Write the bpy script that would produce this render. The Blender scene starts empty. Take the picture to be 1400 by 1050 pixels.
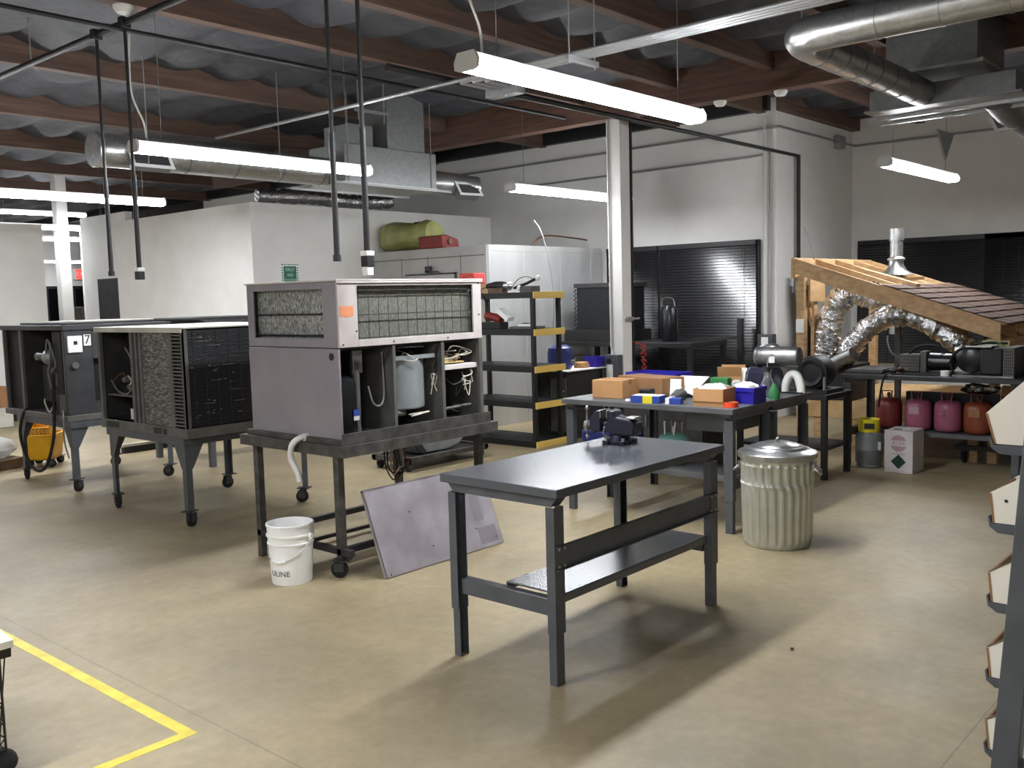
import bpy, bmesh, math, random
from mathutils import Vector, Matrix
random.seed(7)
sc = bpy.context.scene
C = sc.collection
PI = math.pi

# ------------------------------------------------------------------ camera, world, exposure
EYE = Vector((0, 0, 1.76))
YAW, PITCH, ROLL, FPX = math.radians(41.3125), math.radians(5.237), math.radians(-1.5146), 1299.37
fw = Vector((math.cos(YAW) * math.cos(PITCH), math.sin(YAW) * math.cos(PITCH), -math.sin(PITCH)))
r0 = Vector((math.sin(YAW), -math.cos(YAW), 0))
u0 = r0.cross(fw)
rt = r0 * math.cos(ROLL) + u0 * math.sin(ROLL)
up = u0 * math.cos(ROLL) - r0 * math.sin(ROLL)
cd = bpy.data.cameras.new('camera')
cam = bpy.data.objects.new('camera', cd)
C.objects.link(cam)
cam.matrix_world = Matrix(((rt.x, up.x, -fw.x, EYE.x), (rt.y, up.y, -fw.y, EYE.y), (rt.z, up.z, -fw.z, EYE.z), (0, 0, 0, 1)))
cd.sensor_fit = 'HORIZONTAL'
cd.sensor_width = 36
cd.lens = FPX / 1400 * 36
cd.clip_start = .05
cd.clip_end = 200
sc.camera = cam
w = bpy.data.worlds.new('world')
sc.world = w
w.use_nodes = True
w.node_tree.nodes['Background'].inputs[0].default_value = (.9, .95, 1, 1)
w.node_tree.nodes['Background'].inputs[1].default_value = .02
sc.view_settings.view_transform = 'Standard'
sc.view_settings.look = 'None'
sc.view_settings.gamma = 1
sc.view_settings.exposure = 1.3
TUBE = 40.0                      # brightness of an undimmed fluorescent lens

# ------------------------------------------------------------------ materials
def lin(c):
    return tuple((v / 255 / 12.92) if v <= 10 else ((v / 255 + .055) / 1.055) ** 2.4 for v in c) + (1,)
MATS = {}
def M(name, c1, c2=None, rough=.5, metal=0., scale=6., stretch=(1, 1, 1), lo=.35, hi=.65, bump=0., bscale=None, detail=4., spec=.5, alpha=None, trans=0., rvar=0., coord='Object', tex='noise'):
    m = bpy.data.materials.new(name)
    m.use_nodes = True
    nt = m.node_tree
    N, L = nt.nodes, nt.links
    bs = N['Principled BSDF']
    bs.inputs['Base Color'].default_value = lin(c1)
    bs.inputs['Roughness'].default_value = rough
    bs.inputs['Metallic'].default_value = metal
    bs.inputs['Specular IOR Level'].default_value = spec
    if trans: bs.inputs['Transmission Weight'].default_value = trans
    if alpha is not None: bs.inputs['Alpha'].default_value = alpha
    if c2 or bump or rvar:
        tc = N.new('ShaderNodeTexCoord')
        mp = N.new('ShaderNodeMapping')
        mp.inputs['Scale'].default_value = stretch
        L.new(tc.outputs[coord], mp.inputs['Vector'])
        if tex == 'voronoi':
            nz = N.new('ShaderNodeTexVoronoi')
            nz.inputs['Scale'].default_value = scale
            fac = nz.outputs['Color']
        else:
            nz = N.new('ShaderNodeTexNoise')
            nz.inputs['Scale'].default_value = scale
            nz.inputs['Detail'].default_value = detail
            fac = nz.outputs['Fac']
        L.new(mp.outputs['Vector'], nz.inputs['Vector'])
        if c2:
            rp = N.new('ShaderNodeValToRGB')
            rp.color_ramp.elements[0].position = lo
            rp.color_ramp.elements[1].position = hi
            rp.color_ramp.elements[0].color = lin(c1)
            rp.color_ramp.elements[1].color = lin(c2)
            L.new(fac, rp.inputs['Fac'])
            L.new(rp.outputs['Color'], bs.inputs['Base Color'])
        if rvar:
            mr = N.new('ShaderNodeMapRange')
            mr.inputs['To Min'].default_value = max(0, rough - rvar)
            mr.inputs['To Max'].default_value = min(1, rough + rvar)
            L.new(fac, mr.inputs['Value'])
            L.new(mr.outputs['Result'], bs.inputs['Roughness'])
        if bump:
            bp = N.new('ShaderNodeBump')
            bp.inputs['Strength'].default_value = bump
            bp.inputs['Distance'].default_value = .02
            if bscale:
                n2 = N.new('ShaderNodeTexNoise')
                n2.inputs['Scale'].default_value = bscale
                n2.inputs['Detail'].default_value = 3
                L.new(mp.outputs['Vector'], n2.inputs['Vector'])
                L.new(n2.outputs['Fac'], bp.inputs['Height'])
            else:
                L.new(fac, bp.inputs['Height'])
            L.new(bp.outputs['Normal'], bs.inputs['Normal'])
    MATS[name] = m
    return m
def emit(name, c, s):
    m = M(name, c)
    b = m.node_tree.nodes['Principled BSDF']
    b.inputs['Emission Color'].default_value = lin(c)
    b.inputs['Emission Strength'].default_value = s
    return m
def concrete():
    m = bpy.data.materials.new('concrete')
    m.use_nodes = True
    N, L = m.node_tree.nodes, m.node_tree.links
    bs = N['Principled BSDF']
    tc = N.new('ShaderNodeTexCoord')
    def noise(s, d, r=.55):
        n = N.new('ShaderNodeTexNoise')
        n.inputs['Scale'].default_value = s
        n.inputs['Detail'].default_value = d
        n.inputs['Roughness'].default_value = r
        L.new(tc.outputs['Object'], n.inputs['Vector'])
        return n
    def ramp(n, a, b, ca, cb):
        r = N.new('ShaderNodeValToRGB')
        r.color_ramp.elements[0].position = a
        r.color_ramp.elements[1].position = b
        r.color_ramp.elements[0].color = lin(ca)
        r.color_ramp.elements[1].color = lin(cb)
        L.new(n.outputs['Fac'], r.inputs['Fac'])
        return r
    big = ramp(noise(.9, 6, .6), .32, .68, (143, 129, 101), (175, 158, 124))
    fine = ramp(noise(14, 8, .7), .3, .7, (222, 222, 220), (255, 255, 255))
    mx = N.new('ShaderNodeMixRGB')
    mx.blend_type = 'MULTIPLY'
    mx.inputs['Fac'].default_value = .8
    L.new(big.outputs['Color'], mx.inputs['Color1'])
    L.new(fine.outputs['Color'], mx.inputs['Color2'])
    # saw-cut control joints
    sp = N.new('ShaderNodeSeparateXYZ')
    L.new(tc.outputs['Object'], sp.inputs['Vector'])
    last = mx.outputs['Color']
    for ax, off, per in (('X', 2.05, 4.9), ('Y', 1.05, 4.9)):
        a = N.new('ShaderNodeMath'); a.operation = 'ADD'; a.inputs[1].default_value = 200 * per - off - .003
        b = N.new('ShaderNodeMath'); b.operation = 'MODULO'; b.inputs[1].default_value = per
        c = N.new('ShaderNodeMath'); c.operation = 'GREATER_THAN'; c.inputs[1].default_value = per - .007
        d = N.new('ShaderNodeMath'); d.operation = 'MULTIPLY'; d.inputs[1].default_value = .45
        L.new(sp.outputs[ax], a.inputs[0]); L.new(a.outputs[0], b.inputs[0]); L.new(b.outputs[0], c.inputs[0]); L.new(c.outputs[0], d.inputs[0])
        q = N.new('ShaderNodeMixRGB')
        q.inputs['Color2'].default_value = lin((92, 84, 70))
        L.new(d.outputs[0], q.inputs['Fac']); L.new(last, q.inputs['Color1'])
        last = q.outputs['Color']
    # small dark specks and stains
    v = N.new('ShaderNodeTexVoronoi'); v.inputs['Scale'].default_value = 1.6
    L.new(tc.outputs['Object'], v.inputs['Vector'])
    g = N.new('ShaderNodeMath'); g.operation = 'LESS_THAN'; g.inputs[1].default_value = .018
    L.new(v.outputs['Distance'], g.inputs[0])
    q = N.new('ShaderNodeMixRGB'); q.inputs['Color2'].default_value = lin((60, 54, 46))
    L.new(g.outputs[0], q.inputs['Fac']); L.new(last, q.inputs['Color1'])
    L.new(q.outputs['Color'], bs.inputs['Base Color'])
    n = noise(3, 5)
    mr = N.new('ShaderNodeMapRange')
    mr.inputs['To Min'].default_value = .34; mr.inputs['To Max'].default_value = .6
    L.new(n.outputs['Fac'], mr.inputs['Value']); L.new(mr.outputs['Result'], bs.inputs['Roughness'])
    bp = N.new('ShaderNodeBump'); bp.inputs['Strength'].default_value = .12; bp.inputs['Distance'].default_value = .01
    L.new(noise(30, 4).outputs['Fac'], bp.inputs['Height']); L.new(bp.outputs['Normal'], bs.inputs['Normal'])
    MATS['concrete'] = m
concrete()
M('white_paint', (226, 224, 219), (220, 218, 213), rough=.75, scale=3)
M('white_fixture', (224, 224, 222), rough=.4)
M('white_plastic', (244, 243, 240), (236, 235, 231), rough=.4, scale=9)
M('ivory_sheet', (240, 234, 220), (232, 226, 211), rough=.55, scale=5)
M('black_cove', (26, 26, 27), rough=.6)
M('black_paint', (24, 24, 25), (32, 32, 33), rough=.5, scale=12)
M('black_plastic', (12, 12, 13), (18, 18, 19), rough=.55, scale=9)
M('black_rubber', (20, 20, 21), rough=.8)
M('grey_steel', (78, 81, 86), (88, 91, 96), rough=.42, metal=.15, scale=7, rvar=.06)
M('bench_top', (82, 85, 91), (88, 91, 97), rough=.24, metal=.15, scale=3, rvar=.03, lo=.2, hi=.8)
M('dusty_top', (98, 99, 100), (82, 83, 85), rough=.5, metal=.1, scale=5, rvar=.1)
M('dark_steel', (50, 50, 52), (62, 61, 62), rough=.5, metal=.3, scale=9, rvar=.1)
M('grimy_steel', (58, 56, 53), (84, 81, 77), rough=.6, metal=.25, scale=12, bump=.1)
M('raw_steel', (122, 122, 121), (148, 148, 147), rough=.38, metal=.8, scale=14, rvar=.1)
M('zinc', (196, 197, 196), rough=.3, metal=1.)
M('galvanised', (172, 174, 172), (192, 193, 191), rough=.34, metal=.92, scale=34, tex='voronoi', lo=.1, hi=.9, rvar=.06)
M('dull_galvanised', (130, 132, 132), (144, 146, 145), rough=.45, metal=.75, scale=30, tex='voronoi', lo=.1, hi=.9, rvar=.06)
M('can_metal', (186, 188, 178), (204, 206, 196), rough=.36, metal=.65, scale=12, lo=.2, hi=.8, rvar=.05)
M('cooler_skin', (190, 191, 189), (205, 206, 204), rough=.36, metal=.55, scale=3, rvar=.06, stretch=(1, 1, .3))
M('cooler_face', (168, 167, 162), (178, 177, 172), rough=.6, metal=.1, scale=3)
M('foil', (210, 210, 210), (235, 235, 235), rough=.22, metal=1., scale=22, bump=.8, bscale=30, rvar=.08)
M('glulam', (80, 60, 50), (103, 80, 67), rough=.7, scale=5, stretch=(.35, 2, 5), detail=8)
M('glulam_girder', (84, 60, 49), (106, 78, 64), rough=.7, scale=5, stretch=(2, .35, 5), detail=8)
M('lumber', (178, 142, 100), (204, 168, 124), rough=.65, scale=4, stretch=(.6, 3, 6), detail=8)
M('plywood', (190, 154, 106), (206, 172, 124), rough=.7, scale=5, stretch=(.5, 2, 2), detail=6)
M('shingle', (74, 57, 48), (104, 83, 71), rough=.9, scale=40, detail=3, bump=.3)
M('insulation', (52, 53, 58), (66, 67, 73), rough=.62, scale=5, detail=5, bump=.5, bscale=9)
M('deck_black', (28, 28, 30), rough=.9)
M('glass_night', (8, 9, 11), rough=.06)
M('blind_slat', (30, 30, 32), (36, 36, 38), rough=.22, scale=20, spec=.9)
M('beige_panel', (128, 122, 128), (137, 131, 136), rough=.48, scale=4, metal=.05)
M('lilac_panel', (138, 131, 137), (166, 160, 164), rough=.42, scale=3.4, metal=.1)
M('tan_trim', (176, 168, 164), (190, 182, 178), rough=.45, scale=7)
M('fin_bright', (96, 96, 92), (188, 189, 182), rough=.45, metal=.45, scale=95, stretch=(1.4, 1.4, .45), lo=.4, hi=.66, bump=.4, detail=3)
M('fin_green', (98, 99, 90), (134, 135, 125), rough=.5, metal=.3, scale=130, stretch=(1, 1, .4), lo=.38, hi=.72, bump=.3, detail=3)
M('fin_grey', (72, 71, 68), (158, 156, 148), rough=.5, metal=.3, scale=60, stretch=(.5, .35, 1.5), lo=.42, hi=.72, bump=.35, detail=3)
M('fin_black', (26, 27, 30), (40, 42, 46), rough=.5, metal=.3, scale=60, stretch=(.3, .3, 1.6), lo=.45, hi=.75, bump=.3, detail=3)
M('fin_dust', (138, 138, 134), rough=.7)
M('cabinet_dark', (52, 53, 55), (62, 63, 65), rough=.55, scale=6, metal=.1)
M('cabinet_grey', (86, 84, 81), (102, 100, 96), rough=.55, scale=7, metal=.1)
M('pale_lid', (176, 172, 162), (200, 196, 184), rough=.5, scale=4)
M('inside_dark', (34, 33, 32), (48, 46, 44), rough=.7, scale=8)
M('inside_grey', (78, 76, 73), (92, 90, 86), rough=.6, scale=8)
M('blower_grey', (128, 134, 136), (156, 161, 161), rough=.42, metal=.35, scale=5)
M('compressor_black', (16, 17, 20), (24, 25, 29), rough=.3, scale=8)
M('copper', (140, 92, 66), (110, 70, 52), rough=.4, metal=.9, scale=9)
M('board_gold', (156, 134, 76), (206, 188, 130), rough=.5, scale=40)
M('wire_white', (190, 184, 170), rough=.5)
M('wire_black', (18, 18, 18), rough=.5)
M('wire_grey', (112, 112, 110), rough=.5)
M('wire_red', (150, 30, 30), rough=.5)
M('orange_sticker', (214, 138, 98), rough=.6)
M('yellow_plastic', (232, 178, 22), (218, 162, 16), rough=.42, scale=6)
M('yellow_end', (230, 194, 100), rough=.5)
M('yellow_tape', (232, 212, 66), (206, 184, 48), rough=.45, scale=9, stretch=(1, 1, 1))
M('yellow_collar', (226, 208, 36), rough=.5)
M('insulation_bag', (142, 144, 84), (166, 167, 106), rough=.35, scale=5, bump=.6, bscale=9)
M('red_paint', (128, 38, 34), (112, 34, 30), rough=.5, scale=7)
M('red_box', (204, 70, 62), rough=.6)
M('orange_plastic', (255, 82, 46), rough=.4)
M('blue_bin', (42, 34, 158), (36, 28, 146), rough=.42, scale=6)
M('blue_tank', (38, 48, 108), rough=.35)
M('navy_paint', (25, 26, 46), (32, 33, 54), rough=.4, scale=10)
M('card', (186, 140, 92), (176, 130, 84), rough=.8, scale=6)
M('card_dark', (150, 110, 72), (140, 102, 66), rough=.8, scale=6)
M('card_white', (206, 200, 196), (196, 188, 186), rough=.7, scale=6)
M('paper', (236, 234, 228), rough=.7)
M('print_pink', (172, 140, 146), rough=.7)
M('print_dark', (36, 40, 46), rough=.7)
M('print_blue', (38, 66, 150), rough=.6)
M('diamond_green', (22, 52, 42), rough=.6)
M('sign_green', (16, 92, 66), rough=.5)
M('sign_white', (226, 230, 224), rough=.5)
M('sign_mint', (150, 196, 178), rough=.5)
M('pipe_black', (24, 23, 24), (32, 31, 32), rough=.5, scale=8)
M('pipe_grey', (150, 150, 150), rough=.45, metal=.5)
M('painted_pipe', (196, 195, 192), rough=.6)
M('pvc', (214, 213, 208), rough=.45)
M('tank_pink', (158, 88, 110), (150, 80, 104), rough=.4, scale=8)
M('tank_orange', (134, 66, 40), (124, 58, 36), rough=.42, scale=8)
M('tank_red', (108, 38, 32), rough=.42)
M('tank_rose', (188, 120, 124), rough=.42)
M('tank_teal', (140, 200, 190), rough=.4)
M('tank_grey', (112, 116, 116), (122, 126, 126), rough=.45, scale=8)
M('green_plastic', (48, 118, 66), rough=.6)
M('clear_plastic', (220, 222, 222), rough=.3, trans=.6)
M('glass', (240, 244, 244), rough=.04, trans=.95)
M('brown_stuff', (92, 70, 54), (120, 96, 76), rough=.7, scale=8)
emit('lens', (246, 250, 255), TUBE)
emit('lens_dim', (246, 250, 255), TUBE * .45)  # emission cut so the far lamps do not overpower the rest
emit('lens_reduced', (246, 249, 254), TUBE * .78)  # emission cut a little to balance brightness between the lamps
emit('exit_red', (230, 70, 64), .8)

# ------------------------------------------------------------------ mesh helpers
class B:
    def __init__(s):
        s.bm = bmesh.new()
    def box(s, x0, x1, y0, y1, z0, z1, mat=None):
        v = [s.bm.verts.new(p) for p in ((x0, y0, z0), (x1, y0, z0), (x1, y1, z0), (x0, y1, z0), (x0, y0, z1), (x1, y0, z1), (x1, y1, z1), (x0, y1, z1))]
        if mat is not None:
            for q in v: q.co = mat @ q.co
        for f in ((3, 2, 1, 0), (4, 5, 6, 7), (0, 1, 5, 4), (1, 2, 6, 5), (2, 3, 7, 6), (3, 0, 4, 7)):
            s.bm.faces.new([v[i] for i in f])
        return s
    def bar(s, p, q, wd, ht, upv=(0, 0, 1)):
        p, q = Vector(p), Vector(q)
        d = (q - p)
        l = d.length
        d.normalize()
        upv = Vector(upv)
        if abs(d.dot(upv)) > .98: upv = Vector((1, 0, 0))
        sd = d.cross(upv).normalized()
        u = sd.cross(d).normalized()
        m = Matrix(((d.x, sd.x, u.x, p.x), (d.y, sd.y, u.y, p.y), (d.z, sd.z, u.z, p.z), (0, 0, 0, 1)))
        return s.box(0, l, -wd / 2, wd / 2, -ht / 2, ht / 2, m)
    def ring(s, c, a, b, r, n, sq=None):
        return [s.bm.verts.new(c + a * (r * math.cos(2 * PI * i / n)) + b * (r * math.sin(2 * PI * i / n))) for i in range(n)]
    def _bridge(s, r1, r2):
        n = len(r1)
        for i in range(n):
            try: s.bm.faces.new((r1[i], r1[(i + 1) % n], r2[(i + 1) % n], r2[i]))
            except ValueError: pass
    def cyl(s, p, q, r, n=16, r2=None, caps=True):
        return s.tube([p, q], r, n, radii=[r, r if r2 is None else r2], caps=caps)
    def tube(s, pts, r, n=8, radii=None, caps=True):
        P = [Vector(p) for p in pts]
        d0 = (P[1] - P[0]).normalized()
        a = d0.orthogonal().normalized()
        prev = None
        rings = []
        for i, p in enumerate(P):
            if i == 0: d = (P[1] - P[0])
            elif i == len(P) - 1: d = (P[-1] - P[-2])
            else: d = (P[i + 1] - P[i]).normalized() + (P[i] - P[i - 1]).normalized()
            if d.length < 1e-9: d = prev or d0
            d = d.normalized()
            a = (a - d * a.dot(d))
            if a.length < 1e-6: a = d.orthogonal()
            a.normalize()
            b = d.cross(a)
            rings.append(s.ring(p, a, b, radii[i] if radii else r, n))
            prev = d
        for x, y in zip(rings, rings[1:]): s._bridge(x, y)
        if caps:
            s.bm.faces.new(list(reversed(rings[0])))
            s.bm.faces.new(rings[-1])
        return s
    def lathe(s, c, prof, n=32, axis='z', caps=True, flute=None):
        c = Vector(c)
        rings = []
        for r, z in prof:
            rg = []
            for i in range(n):
                t = 2 * PI * i / n
                rr = r * (1 + (flute(t, z) if flute else 0))
                o = {'z': (rr * math.cos(t), rr * math.sin(t), z), 'x': (z, rr * math.cos(t), rr * math.sin(t)), 'y': (rr * math.sin(t), z, rr * math.cos(t))}[axis]
                rg.append(s.bm.verts.new(c + Vector(o)))
            rings.append(rg)
        for x, y in zip(rings, rings[1:]): s._bridge(x, y)
        if caps:
            if prof[0][0] > 1e-4: s.bm.faces.new(list(reversed(rings[0])))
            if prof[-1][0] > 1e-4: s.bm.faces.new(rings[-1])
        return s
    def prism(s, pts, axis, a, b):
        def put(p, t):
            return {'x': (t, p[0], p[1]), 'y': (p[0], t, p[1]), 'z': (p[0], p[1], t)}[axis]
        A = [s.bm.verts.new(put(p, a)) for p in pts]
        Z = [s.bm.verts.new(put(p, b)) for p in pts]
        s._bridge(A, Z)
        s.bm.faces.new(list(reversed(A)))
        s.bm.faces.new(Z)
        return s
    def ball(s, c, r, n=16, jit=0., rnd=None, pw=1.):
        r = (r, r, r) if isinstance(r, (int, float)) else r
        c = Vector(c)
        rings = []
        m = max(6, n // 2)
        sg = lambda v: math.copysign(abs(v) ** pw, v)
        for k in range(1, m):
            ph = PI * k / m
            rg = []
            for i in range(n):
                t = 2 * PI * i / n
                j = 1 + (rnd.uniform(-jit, jit) if rnd else 0)
                rg.append(s.bm.verts.new(c + Vector((r[0] * sg(math.sin(ph)) * sg(math.cos(t)) * j, r[1] * sg(math.sin(ph)) * sg(math.sin(t)) * j, -r[2] * sg(math.cos(ph)) * j))))
            rings.append(rg)
        bt = s.bm.verts.new(c + Vector((0, 0, -r[2])))
        tp = s.bm.verts.new(c + Vector((0, 0, r[2])))
        for x, y in zip(rings, rings[1:]): s._bridge(x, y)
        for i in range(n):
            s.bm.faces.new((bt, rings[0][(i + 1) % n], rings[0][i]))
            s.bm.faces.new((tp, rings[-1][i], rings[-1][(i + 1) % n]))
        return s
    def sheet(s, P, th):
        """a grid of points with thickness th downwards along its normal"""
        nu, nv = len(P), len(P[0])
        nrm = (Vector(P[1][0]) - Vector(P[0][0])).cross(Vector(P[0][1]) - Vector(P[0][0])).normalized() * th
        A = [[s.bm.verts.new(Vector(p)) for p in row] for row in P]
        Z = [[s.bm.verts.new(Vector(p) - nrm) for p in row] for row in P]
        for i in range(nu - 1):
            for j in range(nv - 1):
                s.bm.faces.new((A[i][j], A[i + 1][j], A[i + 1][j + 1], A[i][j + 1]))
                s.bm.faces.new((Z[i][j + 1], Z[i + 1][j + 1], Z[i + 1][j], Z[i][j]))
        edge = [(i, 0) for i in range(nu)] + [(nu - 1, j) for j in range(1, nv)] + [(i, nv - 1) for i in range(nu - 2, -1, -1)] + [(0, j) for j in range(nv - 2, 0, -1)]
        for k in range(len(edge)):
            i, j = edge[k]; a, b = edge[(k + 1) % len(edge)]
            s.bm.faces.new((A[a][b], A[i][j], Z[i][j], Z[a][b]))
        return s
    def xf(s, m):
        bmesh.ops.transform(s.bm, matrix=m, verts=s.bm.verts)
        return s
OFFS = {}
def root_of(o):
    while o.parent: o = o.parent
    return o
def put(name, b, m, parent=None, bevel=0., smooth=True, kind=None, label=None):
    """link the shapes in b as ONE mesh object; under a thing placed by world coordinates the shapes are given in world coordinates too"""
    bm = b.bm
    if parent is not None:
        off = OFFS.get(root_of(parent).name)
        if off is not None:
            bmesh.ops.translate(bm, vec=-off, verts=bm.verts)
    bmesh.ops.recalc_face_normals(bm, faces=bm.faces)
    me = bpy.data.meshes.new(name)
    bm.to_mesh(me)
    bm.free()
    me.materials.append(MATS[m])
    if smooth:
        me.shade_smooth()
        me.set_sharp_from_angle(angle=math.radians(38))
    o = bpy.data.objects.new(name, me)
    C.objects.link(o)
    if parent is not None: o.parent = parent
    if bevel:
        md = o.modifiers.new('bevel', 'BEVEL')
        md.width = bevel
        md.segments = 2
        md.limit_method = 'ANGLE'
        md.angle_limit = math.radians(40)
    if kind: o['kind'] = kind
    if label: o['label'] = label
    return o
def thing(name, label, cat, loc=(0, 0, 0), rz=0., group=None, world=True):
    o = bpy.data.objects.new(name, None)
    o.empty_display_size = .1
    C.objects.link(o)
    o.location = loc
    o.rotation_euler = (0, 0, rz)
    o['label'] = label
    o['category'] = cat
    if group: o['group'] = group
    if world: OFFS[o.name] = Vector(loc)
    return o
def tag(o, label, cat, group=None):
    o['label'] = label
    o['category'] = cat
    if group: o['group'] = group
    return o
def solo(name, b, m, label, cat, group=None, bevel=0., loc=None, smooth=True):
    """a thing that is one mesh; its shapes come in world coordinates and its origin goes to its base"""
    if loc is None:
        vs = [v.co for v in b.bm.verts]
        loc = (sum(v.x for v in vs) / len(vs), sum(v.y for v in vs) / len(vs), min(v.z for v in vs))
    bmesh.ops.translate(b.bm, vec=-Vector(loc), verts=b.bm.verts)
    o = put(name, b, m, None, bevel, smooth)
    o.location = loc
    return tag(o, label, cat, group)
def dup(o, parent=None):
    c = o.copy()
    C.objects.link(c)
    if parent is not None: c.parent = parent
    for ch in list(o.children): dup(ch, c)
    return c
def struct(name, b, m, bevel=0., parent=None, smooth=False):
    return put(name, b, m, parent, bevel, smooth, kind='structure' if parent is None else None)
def text(name, body, size, m, parent, mat4, ext=.0008, bend=None, align='CENTER'):
    """lettering as a thin mesh; mat4 places the text plane in the parent's frame"""
    cu = bpy.data.curves.new('lettering', 'FONT')
    cu.body = body
    cu.size = size
    cu.align_x = align
    cu.align_y = 'CENTER'
    cu.extrude = ext
    tmp = bpy.data.objects.new('lettering', cu)
    C.objects.link(tmp)
    dg = bpy.context.evaluated_depsgraph_get()
    me = bpy.data.meshes.new_from_object(tmp.evaluated_get(dg))
    C.objects.unlink(tmp)
    bpy.data.objects.remove(tmp)
    b = B()
    b.bm.from_mesh(me)
    bpy.data.meshes.remove(me)
    if bend:
        for v in b.bm.verts:
            x, z = v.co.x, v.co.z
            v.co = Vector(((bend + z) * math.sin(x / bend), v.co.y, (bend + z) * math.cos(x / bend) - bend))
    b.xf(mat4)
    return put(name, b, m, parent, smooth=False)
def frame4(o, x, y):
    x, y = Vector(x).normalized(), Vector(y).normalized()
    z = x.cross(y)
    return Matrix(((x.x, y.x, z.x, o[0]), (x.y, y.y, z.y, o[1]), (x.z, y.z, z.z, o[2]), (0, 0, 0, 1)))
def curve(pts, n=8):
    """smooth path through the points (Catmull-Rom)"""
    P = [Vector(p) for p in pts]
    P = [P[0] * 2 - P[1]] + P + [P[-1] * 2 - P[-2]]
    out = []
    for i in range(1, len(P) - 2):
        for k in range(n):
            t = k / n
            a, b, c, d = P[i - 1], P[i], P[i + 1], P[i + 2]
            out.append(.5 * ((2 * b) + (c - a) * t + (2 * a - 5 * b + 4 * c - d) * t * t + (3 * b - a - 3 * c + d) * t ** 3))
    out.append(P[-2])
    return out
# ------------------------------------------------------------------ the setting
struct('floor', B().box(-5, 18, -5, 32, -.1, 0), 'concrete')
# quilted black insulation sagging between the roof beams
b = B()
nx, ny = 172, 120
X0, X1, Y0, Y1 = -5., 18., -5., 32.
rnd = random.Random(3)
amp = {}
g = []
for i in range(nx + 1):
    row = []
    for j in range(ny + 1):
        x = X0 + (X1 - X0) * i / nx
        y = Y0 + (Y1 - Y0) * j / ny
        k = (math.floor(x / .667), math.floor(y / 1.25))
        if k not in amp: amp[k] = rnd.uniform(.10, .17)
        ux = x / .667 - k[0]
        uy = y / 1.25 - k[1]
        sag = amp[k] * (math.sin(PI * ux) ** .75 if 0 < ux < 1 else 0) * (.55 + .45 * math.sin(PI * uy))
        row.append(b.bm.verts.new((x, y, 4.43 - sag + rnd.uniform(-.004, .004))))
    g.append(row)
for i in range(nx):
    for j in range(ny):
        b.bm.faces.new((g[i][j], g[i][j + 1], g[i + 1][j + 1], g[i + 1][j]))
struct('ceiling', b, 'insulation', smooth=True)
struct('ceiling_deck', B().box(-5, 18, -5, 32, 4.62, 4.7), 'deck_black')
for y, x1 in ((19.9, 12.2), (17.4, 12.2), (14.9, 12.2), (12.4, 12.2), (9.9, 12.2), (7.42, 12.2), (6.08, 12.2), (4.84, 14.8), (3.6, 14.8), (2.36, 14.8), (1.1, 14.8), (-.2, 14.8)):
    struct('ceiling_beam', B().box(-5, x1, y - .06, y + .06, 4.15, 4.6), 'glulam', bevel=.004)
struct('ceiling_beam', B().box(9.9, 10.1, -5, 16, 3.93, 4.6), 'glulam_girder', bevel=.006)
struct('ceiling_beam', B().box(12.2, 15.3, 5.74, 5.88, 4.16, 4.45), 'glulam', bevel=.006)
# walls
struct('wall_right', B().box(12.2, 12.4, 6.07, 20.15, 0, 4.6), 'white_paint')
struct('wall_return', B().box(12.2, 15, 5.87, 6.07, 0, 4.6), 'white_paint')
struct('wall_front', B().box(14.8, 15, -5, 5.865, 0, 4.6), 'white_paint')
struct('wall_left', B().box(-5, 6.7, 15.9, 16.02, 0, 3.12), 'white_paint')
struct('wall_office', B().box(7.41, 12.19, 11.1, 14.9, 0, 3.12), 'white_paint', bevel=.004)
struct('wall_corridor', B().box(7.6, 7.72, 14.9, 16.5, 0, 3.3), 'white_paint')
struct('wall_far', B().box(-5, 18, 31, 31.2, 0, 4.6), 'white_paint')
struct('wall_far_side', B().box(9.25, 12.2, 20, 20.15, 0, 3.4), 'white_paint')
struct('wall_back', B().box(-5, 15, -5.2, -5, 0, 4.6), 'white_paint')
struct('wall_side', B().box(-5.2, -5, -5, 32, 0, 4.6), 'white_paint')
struct('baseboard_left', B().box(-5, 6.7, 15.885, 15.9, 0, .11), 'black_cove')
struct('baseboard_office', B().box(7.395, 7.41, 11.1, 14.9, 0, .11), 'black_cove')
struct('trim_1', B().box(12.1, 12.2, 5.95, 32, 4.17, 4.5), 'black_paint')
# columns
def column(x, y, a, z, lbl):
    t = struct('wall_column', B().box(x - a / 2, x + a / 2, y - a / 2, y + a / 2, 0, z), 'white_paint', bevel=.012, smooth=True)
    return t
column(10.0, 6.92, .2, 3.93, '')
column(7.75, 17.6, .2, 4.4, '')
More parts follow.
